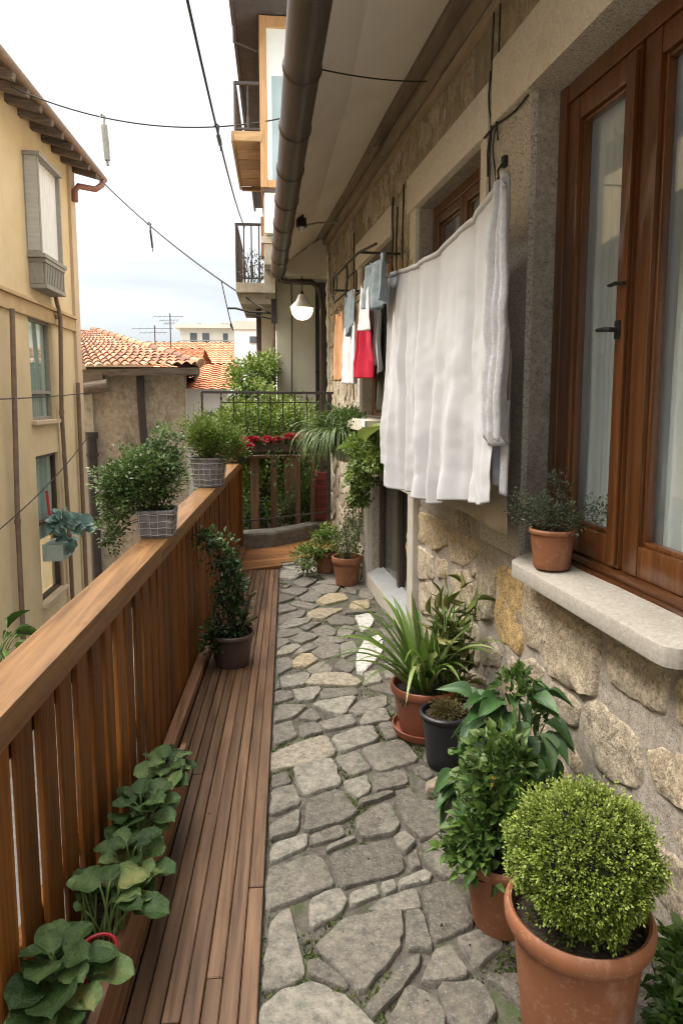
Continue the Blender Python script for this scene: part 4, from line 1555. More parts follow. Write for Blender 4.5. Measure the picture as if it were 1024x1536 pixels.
q = MB()
tiles(q, (-4.15, 13.55, 2.20), (-1.45, 13.55, 2.26), (-4.4, 17.3, 3.22), (-4.8, 17.0, 3.24), 15, 14)
tiles(q, (-1.45, 13.55, 2.26), (-2.1, 18, 2.26), (-4.5, 18, 3.2), (-4.4, 17.3, 3.22), 30, 12)
tiles(q, (-7.5, 13.55, 2.16), (-4.15, 13.55, 2.20), (-4.8, 17.0, 3.24), (-8, 17.3, 3.22), 14, 14)
rt = q.build('roof', m_tile, sh, smooth=50)
q = MB()
q.add([(-7.4, 13.6, 2.13), (-1.5, 13.6, 2.19), (-2.15, 18, 2.19), (-7.4, 18, 2.13)], [(0, 1, 2, 3)])
q.beam((-4.2, 13.58, 2.10), (-1.48, 13.58, 2.16), .06, .13, .4)
q.beam((-1.50, 13.55, 2.16), (-2.1, 18, 2.16), .06, .13, .4)
q.build('eave_board', m_rafter, rt)
q = MB()
for i in range(15):
    a = Vector((-1.45, 13.55, 2.31)).lerp(Vector((-4.4, 17.3, 3.29)), i / 15)
    b = Vector((-1.45, 13.55, 2.31)).lerp(Vector((-4.4, 17.3, 3.29)), (i + 1.1) / 15)
    q.tube([a, b], [.085, .07], 10, R.random())
q.build('ridge_tile', m_tile, rt, smooth=50)
q = MB()
q.tube([(-2.66, 13.86, 2.1), (-2.66, 13.84, 1.6), (-2.60, 13.84, .3), (-2.58, 13.84, -3.4)], .075, 12)
q.build('downpipe', m_iron, sh, smooth=40)
q = MB()
q.tube([(-3.62, 13.78, .95), (-3.62, 13.78, -3.4)], .10, 12)
q.tube([(-3.62, 13.78, .85), (-3.62, 13.78, .97)], .13, 12)
q.tube([(-3.62, 13.78, .5), (-3.62, 13.78, .56)], .125, 12)
q.build('drain_pipe', m_iron, sh, smooth=40)
q = MB()
q.tube([(-4.2, 13.5, 1.72), (-3.2, 13.52, 1.88)], .12, 10)
q.box((-4.05, 13.5, 1.93), (-3.3, 13.75, 2.1))
q.build('eave_beam', m_rafter, sh, smooth=40)

# ------------------------------------------------------------------ neighbouring house beyond the end of the terrace
nh = thing('neighbour_house', 'cream neighbouring house beyond the terrace end, stacked with bays and balconies', 'building', (.5, 10, -3.5))
m_sage = M('sage_render', (.46, .425, .325), (.52, .48, .375), sc=1.5, rough=.9, bump=.12, bs=50, bd=.003, spots=[((.38, .345, .255), (3, 3, .8), .55, .8, .35)])
m_cream2 = M('old_cream_render', (.42, .36, .265), (.52, .455, .35), sc=4, rough=.9, bump=.25, bs=60, bd=.004, spots=[((.28, .23, .16), (5, 5, 1.5), .58, .75, .5)])
m_oakw = M('pale_timber', (.30, .165, .065), (.46, .28, .13), sc=(30, 30, 2.5), rough=.6, bump=.2)
m_plank = M('balcony_plank', (.20, .115, .05), (.42, .27, .13), sc=(2.5, 30, 30), rough=.7, bump=.25, tint=.3, spots=[((.12, .07, .035), 4, .56, .7, .5)])
q = MB()
q.box((.01, 9.2, -3.6), (.205, 12, 3.17))
q.box((.2055, 9.204, -3.6), (.52, 12, 3.17))
nw_ = q.build('wall', m_sage, nh)
q = MB()
q.box((.521, 9.45, -3.6), (1.6, 12, 3.17))
q.build('recess_wall', M('dark_grey_door', (.06, .065, .066), (.09, .095, .095), sc=6, rough=.6, bump=.1), nh)
q = MB()
q.tube([(.545, 9.30, 3.0), (.55, 9.30, 2.55), (.64, 9.28, 2.33)], .014, 8)
q.box((.52, 9.24, 1.95), (.70, 9.28, 1.99))
q.box((.53, 9.22, 2.8), (.72, 9.30, 2.84))
q.build('door_fittings', m_iron, nh)
q = MB()
q.box((-.205, 9.9, -3.6), (-.06, 12, 3.1))
q.build('side_column', m_cream2, nh, bevel=.006)
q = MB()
q.box((-.28, 10.1, -3.6), (-.2055, 12, 2.9))  # solid dark brown strip of frame beside the column
q.build('dark_frame', m_dkwood, nh)
q = MB()
q.tube([(-.03, 9.3, 2.95), (-.035, 9.3, -3)], .026, 10)
q.tube([(-.24, 9.9, 2.3), (-.2, 9.9, -3)], .018, 8)
q.build('brown_pipe', m_brownpipe, nh, smooth=40)
q = MB()
q.tube([(.205 + .006 * math.sin(k), 9.17, 3.15 - k * .3) for k in range(14)], .007, 6)
q.build('wall_cable', m_cable, nh, smooth='all')
# upper storeys
q = MB()
q.box((-.13, 8.35, 3.18), (2.2, 16, 7.4))
q.build('upper_wall', m_cream2, nh)
# glazed bay facing the terrace
q = MB()
for x0, x1 in ((-.155, -.075), (.34, .42)):
    q.box((x0, 8.18, 4.02), (x1, 8.26, 5.86), R.random())
q.box((-.0745, 8.185, 5.74), (.3395, 8.255, 5.86), .5)
q.box((-.0745, 8.185, 4.02), (.3395, 8.255, 4.10), .5)
q.box((-.155, 8.262, 4.02), (-.09, 10.4, 5.86), .4)
by = q.build('bay_window', m_oakw, nh, bevel=.004)
q = MB()
q.box((-.0745, 8.215, 4.10), (-.02, 8.24, 5.74))
q.box((.10, 8.215, 4.10), (.3395, 8.24, 5.74))
q.box((-.0195, 8.217, 5.24), (.0995, 8.24, 5.74))
q.build('white_panel', M('white_panel_paint', (.60, .63, .60), (.70, .73, .70), sc=3, rough=.6, bump=.05), by)
q = MB()
q.box((-.0195, 8.222, 4.101), (.0995, 8.228, 5.2395))
q.build('pane', M('bluish_pane', (.22, .30, .32), (.32, .40, .42), sc=(3, 3, 1), rough=.15, bump=0), by)
q = MB()
q.box((-.135, 8.19, 3.97), (.5, 8.34, 4.018))
q.build('sill', m_dkwood, by, bevel=.004)
q = MB()
q.box((-.118, 8.20, 3.52), (.5, 8.34, 3.966))
q.build('apron_panel', M('apron_panel', (.50, .52, .46), (.60, .61, .55), sc=4, rough=.8, bump=.1), by)
q = MB()
q.box((.06, 8.19, 3.52), (.11, 8.199, 3.78))
q.build('apron_slot', m_greyw, by)
# roof eave
q = MB()
q.box((-.42, 7.75, 5.875), (2.2, 16, 5.96))
q.box((-.46, 7.70, 5.80), (-.42, 16, 5.99))
q.build('roof_eave', M('dark_eave', (.035, .03, .03), (.07, .06, .055), sc=8, rough=.8, bump=.2), nh, bevel=.005)
q = MB()
q.tube([(-.44, 8.3, 5.62), (-.10, 8.3, 5.50)], .012, 8)
q.tube([(-.44, 8.3, 5.62), (-.44, 8.3, 5.8)], .012, 8)
q.build('eave_bar', m_iron, nh)


def balcony(x0, x1, y0, y1, z, h, slab_t, bar, matS, lab, deckplank=False, sw=.0):
    q = MB()
    if deckplank:
        nn = 5
        for k in range(nn):
            a = y0 + (y1 - y0) * k / nn
            b = y0 + (y1 - y0) * (k + 1) / nn - .012
            q.box((x0, a, z - .045), (x1, b, z), R.random())
        q.box((x0 - .03, y0 - .03, z - .09), (x0 - .001, y1, z + .02), .2)
        q.box((x0, y0 - .03, z - .085), (x1, y0 - .001, z + .02), .7)
        q.box((x0, y1 - .02, z - .10), (x1, y1 + .03, z - .047), .2)
    else:
        q.box((x0, y0, z - slab_t), (x1, y1, z))
        q.box((x0 + .06, y0 + .08, z - slab_t - .14), (x1, y1, z - slab_t - .001))
    b_ = q.build('balcony', matS, nh, bevel=.006)
    b_['label'] = lab
    q = MB()
    q.beam((x0 + .015, y0 + .02, z + h), (x1, y0 + .02, z + h), .035, .03)
    q.beam((x0 + .015, y0 + .02, z + h), (x0 + .015, y1, z + h), .035, .03)
    q.beam((x0 + .015, y0 + .02, z + .06), (x1, y0 + .02, z + .06), .025, .02)
    q.beam((x0 + .015, y0 + .02, z + .06), (x0 + .015, y1, z + .06), .025, .02)
    n_ = max(2, int((x1 - x0) / bar))
    for k in range(n_ + 1):
        x = x0 + .015 + (x1 - x0 - .03) * k / n_
        q.tube([(x, y0 + .02, z), (x, y0 + .02, z + h)], .009 if k else .016, 7)
        q.tube([(x, y0 + .02, z + h * .08), (x, y0 + .02, z + h * .36)], .015, 7)
    n_ = max(2, int((y1 - y0) / bar))
    for k in range(1, n_ + 1):
        yy = y0 + .02 + (y1 - y0 - .03) * k / n_
        q.tube([(x0 + .015, yy, z), (x0 + .015, yy, z + h)], .009, 7)
    q.build('railing', m_iron, b_)
    return b_


balcony(-.45, -.131, 8.2, 10.0, 4.60, .55, .1, .13, m_plank, 'upper balcony with a planked wooden floor and iron railing', True)
m_conc = M('balcony_concrete', (.30, .255, .19), (.42, .365, .28), sc=9, rough=.9, bump=.4, bs=60, bd=.005, spots=[((.2, .16, .11), (6, 6, 2), .56, .72, .5)])
bm_ = balcony(-.53, -.0, 9.5, 11.2, 3.17, .76, .13, .10, m_conc, 'lower concrete balcony with an iron railing and twiggy plants')
q = MB()
q.box((-.13, 8.30, 3.18), (.2, 8.349, 3.42))
q.build('corbel', m_conc, nh, bevel=.006)
q = MB()
q.box((-.16, 8.28, 3.421), (.2, 8.349, 3.50))
q.build('ledge', m_conc, nh, bevel=.006)
q = MB()
q.box((-.14, 8.60, 2.9), (0.0, 9.1, 3.179))
q.build('corbel', m_conc, nh, bevel=.006)
q = MB()
q.box((-.165, 8.4, 3.30), (-.1305, 8.62, 3.75))
q.box((-.12, 8.9, 3.0), (-.03, 9.19, 3.6))
q.build('rusty_panel', M('rusty_panel_paint', (.22, .10, .05), (.32, .16, .085), sc=7, rough=.8, bump=.2), nh)
# plants on the lower balcony and a moss tuft on the bay
tp = thing('balcony_plant', 'dark twiggy plant on the lower iron balcony', 'plant', (-.27, 9.9, 3.17))
q = MB()
for k in range(26):
    a = Vector((-.27 + R.uniform(-.2, .2), 9.8 + R.uniform(-.2, .2), 3.17))
    b = a + Vector((R.uniform(-.1, .1), R.uniform(-.1, .1), R.uniform(.25, .5)))
    q.tube([a, a.lerp(b, .5) + Vector((R.uniform(-.03, .03), 0, 0)), b], [.006, .005, .003], 5)
q.build('stem', m_stem, tp)
P, D, T_, C_ = clumps([((-.27, 9.8, 3.4), (.2, .2, .22), 1)], 30, 6, .06)
leaves('foliage', P, D, rdir(len(P)), .04, .025, T_, leafmat('dry_dark_leaf', [(0, (.03, .028, .018)), (1, (.12, .10, .06))]), tp)
# iron bracket that carries the cable
br = thing('cable_bracket', 'dark iron bracket on the neighbour house where overhead cables end', 'bracket', (-.03, 9.25, 2.72))
q = MB()
q.tube([(-.03, 9.26, 2.74), (-.35, 9.2, 2.75), (-.52, 9.2, 2.79), (-.62, 9.2, 2.79)], .014, 8)
q.tube([(-.03, 9.26, 2.66), (-.25, 9.2, 2.70), (-.40, 9.2, 2.72)], .009, 8)
q.build('arm', m_iron, br, smooth=40)
q = MB()
q.box((-.06, 9.15, 2.60), (.009, 9.195, 2.95))
q.build('plate', m_iron, br, bevel=.004)

# ------------------------------------------------------------------ iron railing across the end, kerb and what stands behind
ir = thing('iron_railing', 'thin dark iron railing closing the far end of the terrace', 'railing', (0, 7.5, .2))
YR = 7.55
xl, xr = -.60, .60
q = MB()
q.beam((xl - .2, YR - .05, 1.685), (xr + .02, YR, 1.675), .035, .028)
q.build('handrail', m_iron, ir, bevel=.004)
q = MB()
q.tube([(xl - .2, YR - .05, 1.685), (xl - .2, YR - .05, 1.0)], .012, 8)
q.build('post', m_iron, ir)
q = MB()
q.beam((xl, YR, 1.575), (xr, YR, 1.57), .014, .012)
q.build('rail', m_iron, ir)
q = MB()
q.beam((-.36, YR, 1.02), (xr, YR, 1.03), .022, .018)
q.build('rail', m_iron, ir)
q = MB()
q.beam((-.36, YR - .25, .305), (xr, YR, .36), .018, .016)
q.build('rail', m_iron, ir)
x = xl
while x < xr + .01:
    q = MB()
    q.tube([(x, YR, 1.675), (x, YR, 1.03)], .0065, 7)
    q.tube([(x, YR, 1.60), (x, YR, 1.63)], .012, 7)
    q.build('bar', m_iron, ir, smooth=40)
    x += .133
q = MB()
q.box((xr - .05, YR - .02, .1), (xr - .01, YR + .02, 1.67))
q.build('post', m_iron, ir, bevel=.003)
kb = MB()
pts = [(-.42, 7.20), (-.05, 7.32), (.3, 7.62), (.66, 8.05)]
vs, fs = [], []
for i, (x, y) in enumerate(pts):
    hh = .175 + .02 * i * 0
    vs += [(x, y, -.05), (x, y, hh - .02), (x, y + .015, hh), (x + .02, y + .22, hh + .01), (x + .02, y + .22, -.05)]
for i in range(len(pts) - 1):
    k = i * 5
    for j in range(4):
        fs.append((k + j, k + j + 1, k + 5 + j + 1, k + 5 + j))
kb.add(vs, fs)
ko = kb.build('kerb', M('mossy_concrete', (.075, .068, .053), (.185, .165, .135), sc=16, rough=.95, bump=.6, bs=60, bd=.008, spots=[((.06, .07, .03), 5, .52, .7, .6), ((.36, .34, .3), 40, .62, .7, .4)]))
struct(ko)
# timber balustrade behind the kerb
m_postw = wood('weathered_post', (.055, .028, .014), (.19, .105, .055), 2, rough=.7, tint=.3)
tb = thing('timber_balustrade', 'weathered brown timber posts and boards standing behind the concrete kerb', 'balustrade', (.1, 7.8, .15))
for x0, w, y, z1, t in ((-.30, .075, 7.62, .98, .6), (-.08, .06, 7.8, .95, .2), (.20, .05, 7.85, .95, .4), (.08, .10, 8.1, .9, .7), (.38, .04, 7.85, .96, .1)):
    q = MB()
    q.box((x0, y, .02), (x0 + w * 1.25, y + .05, z1), t)
    q.build('post', m_postw, tb, bevel=.004)
q = MB()
q.box((-.40, 7.6, .955), (.56, 7.66, .99), .3)
q.build('rail', m_postw, tb, bevel=.004)
rc = thing('red_crate', 'red plastic crate standing upright behind the timber posts', 'crate', (.46, 7.9, .18))
q = MB()
q.box((.40, 7.95, .18), (.58, 8.15, .76))
q.build('box', M('red_crate_plastic', (.13, .028, .018), (.18, .04, .025), sc=9, rough=.6, bump=.1), rc, bevel=.012)
q = MB()
for k in range(6):
    q.box((.395, 7.944, .22 + k * .09), (.585, 7.9495, .24 + k * .09))
q.build('rib', M('red_crate_rib', (.22, .035, .025), (.28, .05, .035), sc=9, rough=.6, bump=.1), rc)
bk = MB()
bk.box((-.9, 9.15, -3.6), (.0095, 9.3, .9))
bk.box((-1.1, 7.75, -3.6), (1.0, 9.14, -.02))
struct(bk.build('neighbour_terrace', M('dark_terrace', (.06, .05, .04), (.12, .10, .08), sc=6, rough=.95, bump=.3)))

# ------------------------------------------------------------------ houses further up the slope
m_white = M('white_render', (.66, .65, .62), (.76, .75, .72), sc=1, rough=.9, bump=.1, spots=[((.5, .48, .44), (2, 2, .6), .58, .8, .3)])
m_far = M('far_cream_render', (.50, .46, .38), (.60, .56, .47), sc=.8, rough=.9, bump=.1)
m_far2 = M('far_peach_render', (.52, .40, .27), (.60, .48, .34), sc=.8, rough=.9, bump=.1)
m_fartile = M('far_tile', (.7, .7, .7), (1.1, 1.1, 1.1), sc=4, rough=.85, bump=.5, bs=9, bd=.03, pal=[(0, (.30, .095, .040)), (.5, (.42, .145, .060)), (1, (.50, .22, .11))])
m_winf = M('far_window', (.06, .07, .08), (.10, .11, .12), sc=2, rough=.3, bump=0)


def house_far(name, label, x0, x1, y0, y1, zw, ridge, matw, wins=(), flat=False, over=.3):
    h = thing(name, label, 'house', ((x0 + x1) / 2, (y0 + y1) / 2, -3.6))
    q = MB()
    q.box((x0, y0, -3.6), (x1, y1, zw))
    q.build('wall', matw, h)
    if flat:
        q = MB()
        q.box((x0 - over, y0 - over, zw + .001), (x1 + over, y1 + over, zw + .28))
        q.build('roof', m_far, h)
    else:
        q = MB()
        ym = (y0 + y1) / 2
        tiles(q, (x0 - over, y0 - over, zw - .05), (x1 + over, y0 - over, zw - .05), (x1 + over * .4, ym, ridge), (x0 - over * .4, ym, ridge), max(4, int((x1 - x0) / .19)), 12, .035, 4)
        tiles(q, (x1 + over, y1 + over, zw - .05), (x0 - over, y1 + over, zw - .05), (x0 - over * .4, ym, ridge), (x1 + over * .4, ym, ridge), max(4, int((x1 - x0) / .28)), 4, .06, 4)
        q.add([(x1, y0, zw), (x1, y1, zw), (x1, ym, ridge - .05)], [(0, 1, 2)])
        q.build('roof', m_fartile, h, smooth=50)
    for (wx_, wz, ww, wh) in wins:
        q = MB()
        q.box((wx_, y0 - .04, wz), (wx_ + ww, y0 - .002, wz + wh))
        q.build('window', m_winf, h, bevel=.01)
    return h


house_far('white_house', 'low white house with an orange tiled roof just past the outbuilding corner', -3.2, -1.2, 17.2, 21.5, 1.88, 2.55, m_white, [(-1.75, .7, .3, .6)])
house_far('tiled_house', 'house with a broad bright orange tiled roof in the middle distance', -6.5, -1.75, 27, 35, 3.0, 4.1, m_far2, [(-2.4, 2.3, .4, .6)])
house_far('plain_white_house', 'plain white walled house with a peach parapet beside the neighbour building', -1.42, 2.5, 24, 30, 4.0, 5, m_white, [(-.9, 3.55, .5, .22)], True, .04)
fh = house_far('cream_block', 'wide flat roofed cream apartment block on the skyline', -7.0, .5, 52, 60, 6.85, 7, m_far, [(-5.4, 5.8, .5, .7), (-3.9, 5.7, .35, .8), (-2.9, 5.8, .5, .6), (-6.3, 5.6, .5, .9), (-1.8, 5.7, .5, .7)], True, .35)
q = MB()
for x in (-4.2, -3.9, -3.5, -2.3, -6.0):
    q.tube([(x, 55, 7.1), (x, 55, 7.55)], .22, 10)
q.build('roof_tank', m_greyw, fh, smooth=40)
q = MB()
for k in range(30):
    q.tube([(-7 + k * .25, 51.7, 5.5), (-7 + k * .25, 51.7, 5.95)], .02, 5)
q.tube([(-7, 51.7, 5.95), (.5, 51.7, 5.95)], .03, 5)
q.build('balcony_railing', m_greyw, fh)
house_far('pale_tower', 'small pale blue grey upper storey at the skyline next to the iron bracket', -1.6, 3, 40, 46, 7.0, 6, M('pale_blue_render', (.50, .53, .52), (.58, .60, .58), sc=1, rough=.9, bump=0), [], True, .05)
house_far('terracotta_roof_house', 'long low house under a flat pitched terracotta roof behind the outbuilding', -9, -2.6, 22, 27, 2.7, 3.35, m_far2)

# antennas on the roofs
for (px, py0, py1, yy, lab, arms) in ((255, 470, 530, 24.4, 'tall television antenna mast with crossed arms above the orange roofs', ((.0, .55), (.12, .35), (.22, .2))),
                                      (232, 488, 535, 24.4, 'shorter television antenna mast with comb arms left of the tall mast', ((.0, .75), (.14, .5), (.5, .45)))):
    t0, b0_ = gy(px, py0, yy), gy(px, py1, yy)
    an = thing('antenna', lab, 'antenna', (t0.x, yy, 3.0))
    q = MB()
    q.tube([t0, (t0.x, yy, 3.0)], .020, 7)
    q.build('mast', m_iron, an)
    q = MB()
    for dz, ln in arms:
        c = Vector((t0.x, yy, t0.z - dz - .12))
        q.tube([c + Vector((-ln, 0, .0)), c + Vector((ln * .8, .1, .03))], .008, 6)
        for k in range(6):
            e = c + Vector((-ln + ln * 1.7 * k / 5, 0, 0))
            q.tube([e + Vector((0, -.2, -.07)), e + Vector((0, .2, .07))], .005, 5)
    q.build('aerial', m_iron, an)

# ------------------------------------------------------------------ overhead cables with their hanging bits
def sag(a, b, s, n=26):
    a, b = Vector(a), Vector(b)
    return [a.lerp(b, k / n) - Vector((0, 0, s * 4 * (k / n) * (1 - k / n))) for k in range(n + 1)]


def cable(label, a, b, s, r=.009):
    q = MB()
    p = sag(a, b, s)
    q.tube(p, r, 7)
    o = q.build('overhead_cable', m_cable, None, origin=a, smooth='all')
    tag(o, label, 'cable')
    return p


c1 = cable('steep black cable running from above the terrace up to the neighbour balcony', gy(268, -60, 2.6), Vector((-.40, 9.55, 3.90)), .12, .0062)
c2 = cable('level cable sagging across the top of the sky to the neighbour bay', gx(16, 130, ex_), gy(420, 178, 8.15), .24, .008)
c3 = cable('long cable dropping from the ochre eave to the iron bracket', Vector((ex_ + .04, 12.9, 5.45)), Vector((-.08, 9.19, 2.74)), .12, .011)
ws_, wz_ = gw(640, 122, .13)
c4 = cable('thin wire tacked across the plastered eave', (gxl(3.3) + .088, 3.3, 3.10), W(ws_, wz_, .13), .015, .0035)
cable('upper thin wire strung along the ochre facade', (XL + .10, 5, 1.6), (XL + .12, 12.6, 1.72), .05, .008)
cable('lower thin wire slung in front of the ochre facade', (XL + .12, 6, -.2), (XL + .14, 12.6, .95), .22, .008)


def hanger(label, p, ln, r, m, cat='hanger'):
    q = MB()
    q.tube([p + Vector((-.02, 0, .0)), p + Vector((0, 0, .035)), p + Vector((.03, 0, .01)), p + Vector((.02, 0, -.06)), p + Vector((.025, 0, -.10))], .012, 7)
    q.tube([p + Vector((.02, 0, -.09)), p + Vector((.035, 0, -.10 - ln * .5)), p + Vector((.045, 0, -.10 - ln))], [r, r * 1.05, r * .9], 10)
    q.tube([p + Vector((.045, 0, -.10 - ln)), p + Vector((.047, 0, -.16 - ln))], r * .4, 7)
    tag(q.build('cable_weight', m, None, origin=p, smooth=40), label, cat)


def near_x(path, px):
    """point of a cable in the direction of a photo column"""
    best = None
    for p in path:
        v = p - Vector((0, 0, CAMH))
        zc = sum(v[i] * _f[i] for i in range(3))
        x = 512 + F * sum(v[i] * _r[i] for i in range(3)) / zc
        if best is None or abs(x - px) < best[0]:
            best = (abs(x - px), p)
    return best[1]


m_tube = M('grey_plastic_tube', (.20, .195, .18), (.30, .29, .27), sc=20, rough=.6, bump=.1)
hanger('grey plastic tube hanging from the level cable', near_x(c2, 155), .38, .035, m_tube)
hanger('small dark clip hanging on the level cable', near_x(c2, 318), .10, .022, m_black)
hanger('dark hook hanging near the middle of the long cable', near_x(c3, 221), .26, .016, m_black)
p = near_x(c3, 336)
q = MB()
q.tube([p, p + Vector((.06, 0, -.3)), p + Vector((.13, 0, -.62)), p + Vector((.16, .0, -.70))], .007, 6)
q.tube([p + Vector((.12, 0, -.60)), p + Vector((.14, 0, -.66))], .016, 7)
tag(q.build('loose_wire', m_cable, None, origin=p, smooth=40), 'loose wire end dangling from the long cable near the bracket', 'wire')

# ------------------------------------------------------------------ sky and sun
wd = bpy.data.worlds.new('World')
S.world = wd
wd.use_nodes = True
t = wd.node_tree
t.nodes.clear()
SUN_EL, SUN_AZ = rad(50), rad(-82)       # azimuth from +Y towards +X
sk = t.nodes.new('ShaderNodeTexSky')
sk.sky_type = 'NISHITA'
sk.sun_disc = False
sk.sun_elevation = SUN_EL
sk.sun_rotation = SUN_AZ
sk.air_density = 1.0
sk.dust_density = 3.0
tc = t.nodes.new('ShaderNodeTexCoord')
mp = t.nodes.new('ShaderNodeMapping')
mp.inputs['Scale'].default_value = (1.0, 1.0, 3.2)
t.links.new(tc.outputs['Generated'], mp.inputs[0])
n1 = t.nodes.new('ShaderNodeTexNoise')
n1.inputs['Scale'].default_value = 2.1
n1.inputs['Detail'].default_value = 5
n1.inputs['Roughness'].default_value = .5
n1.inputs['Distortion'].default_value = .5
t.links.new(mp.outputs[0], n1.inputs['Vector'])
# cloud brightness: thicker grey banks low over the roofs, thin bright cloud above
sep = t.nodes.new('ShaderNodeSeparateXYZ')
t.links.new(tc.outputs['Generated'], sep.inputs[0])
mr = t.nodes.new('ShaderNodeMapRange')
mr.inputs['From Min'].default_value = .02
mr.inputs['From Max'].default_value = .50
mr.inputs['To Min'].default_value = -.10
mr.inputs['To Max'].default_value = .30
t.links.new(sep.outputs['Z'], mr.inputs['Value'])
ad = t.nodes.new('ShaderNodeMath')
ad.operation = 'ADD'
t.links.new(n1.outputs[0], ad.inputs[0])
t.links.new(mr.outputs[0], ad.inputs[1])
cr = t.nodes.new('ShaderNodeValToRGB')
cr.color_ramp.elements[0].position = .40
cr.color_ramp.elements[0].color = (1.22, 1.30, 1.39, 1)
cr.color_ramp.elements[1].position = .74
cr.color_ramp.elements[1].color = (2.15, 2.15, 2.14, 1)
t.links.new(ad.outputs[0], cr.inputs[0])
mx = t.nodes.new('ShaderNodeMix')
mx.data_type = 'RGBA'
mx.inputs[0].default_value = .90
t.links.new(sk.outputs[0], mx.inputs[6])
# overhead sky out of view boosted past the usual overcast ratio, for more light
zr = t.nodes.new('ShaderNodeMapRange')
zr.inputs['From Min'].default_value = .46
zr.inputs['From Max'].default_value = .95
zr.inputs['To Min'].default_value = 1.0
zr.inputs['To Max'].default_value = 4.9
t.links.new(sep.outputs['Z'], zr.inputs['Value'])
vm = t.nodes.new('ShaderNodeVectorMath')
vm.operation = 'SCALE'
t.links.new(cr.outputs[0], vm.inputs[0])
t.links.new(zr.outputs[0], vm.inputs['Scale'])
# glow added to the unseen sky round the sun to light the wall
SUNV = (math.sin(SUN_AZ) * math.cos(SUN_EL), math.cos(SUN_AZ) * math.cos(SUN_EL), math.sin(SUN_EL))
dt = t.nodes.new('ShaderNodeVectorMath')
dt.operation = 'DOT_PRODUCT'
nm = t.nodes.new('ShaderNodeVectorMath')
nm.operation = 'NORMALIZE'
t.links.new(tc.outputs['Generated'], nm.inputs[0])
t.links.new(nm.outputs[0], dt.inputs[0])
dt.inputs[1].default_value = SUNV
gr = t.nodes.new('ShaderNodeMapRange')
gr.interpolation_type = 'SMOOTHSTEP'
gr.inputs['From Min'].default_value = .60
gr.inputs['From Max'].default_value = 1.0
gr.inputs['To Max'].default_value = 15.0
t.links.new(dt.outputs['Value'], gr.inputs['Value'])
gl_ = t.nodes.new('ShaderNodeVectorMath')
gl_.operation = 'SCALE'
gl_.inputs[0].default_value = (1, .97, .92)
t.links.new(gr.outputs[0], gl_.inputs['Scale'])
av = t.nodes.new('ShaderNodeVectorMath')
t.links.new(vm.outputs[0], av.inputs[0])
t.links.new(gl_.outputs[0], av.inputs[1])
t.links.new(av.outputs[0], mx.inputs[7])
bg = t.nodes.new('ShaderNodeBackground')
bg.inputs[1].default_value = .10
t.links.new(mx.outputs[2], bg.inputs[0])
ow = t.nodes.new('ShaderNodeOutputWorld')
t.links.new(bg.outputs[0], ow.inputs[0])
sd = bpy.data.lights.new('sun', 'SUN')
sd.energy = 1.35
sd.angle = rad(55)
sd.color = (1, .95, .87)
so = bpy.data.objects.new('sun', sd)
COL.objects.link(so)
dv = Vector((math.sin(SUN_AZ) * math.cos(SUN_EL), math.cos(SUN_AZ) * math.cos(SUN_EL), math.sin(SUN_EL)))
so.rotation_euler = dv.to_track_quat('Z', 'Y').to_euler()
S.view_settings.view_transform = 'Standard'
S.view_settings.look = 'None'
S.view_settings.exposure = 2.45
S.view_settings.gamma = 1
S.cycles.filter_width = 1.1
S.cycles.max_bounces = 8
S.cycles.diffuse_bounces = 6
S.cycles.transparent_max_bounces = 12
# ------------------------------------------------------------------ laundry
m_sheet = M('white_cotton', (.58, .58, .585), (.63, .63, .635), sc=5, rough=.92, bump=.12, bs=(40, 40, 22), bd=.006, trans=.18, spec=.15)
m_towel = M('grey_terry', (.40, .40, .41), (.52, .52, .53), sc=60, rough=.95, bump=.7, bs=160, bd=.006, spec=.1)
m_blanket = M('beige_cloth', (.40, .33, .255), (.48, .40, .315), sc=4, rough=.95, bump=.15, bs=120, bd=.002, spec=.1)


def cloth(name, mat, label, cat, s0, s1, ztop, zbot, o, fold, nu=110, nv=60, group=None, seed=0, wid=None, th=.0018, crumple=.012):
    q = MB()

    def fn(u, v):
        zt, zb = ztop(u), zbot(u)
        z = zt + (zb - zt) * v
        uu = u if wid is None else .5 + (u - .5) * wid(v)
        s = s0 + (s1 - s0) * uu
        d = fold(u, v) + crumple * nz((s * 2.2, z * 2.2), 2.4, seed) * min(1, v * 4) + crumple * .35 * nz((s * 3, z * 3), 6, seed + 4) * min(1, v * 4)
        return W(s, z, o + d)
    q.grid(fn, nu, nv)
    ob = q.build(name, mat, None, origin=W((s0 + s1) / 2, zbot(.5), o), smooth='all', solid=th)
    tag(ob, label, cat, group)
    return ob


def line_z(s):
    u = (s - 2.5) / 3.8
    return 2.395 - .10 * 4 * u * (1 - u) * .55


def sheet_top(u):
    s = 2.52 + 1.73 * u
    a = (s - 2.52) / 1.75
    return 2.40 - .028 * u - .30 * a * (1 - a) ** 1.15 * 1.25 - .02


RIDGES = [(R.uniform(.03, .98), R.uniform(.008, .022), R.uniform(.008, .022) * R.choice((1, 1, -1)), R.uniform(-.05, .05), R.uniform(0, .35)) for _ in range(26)]


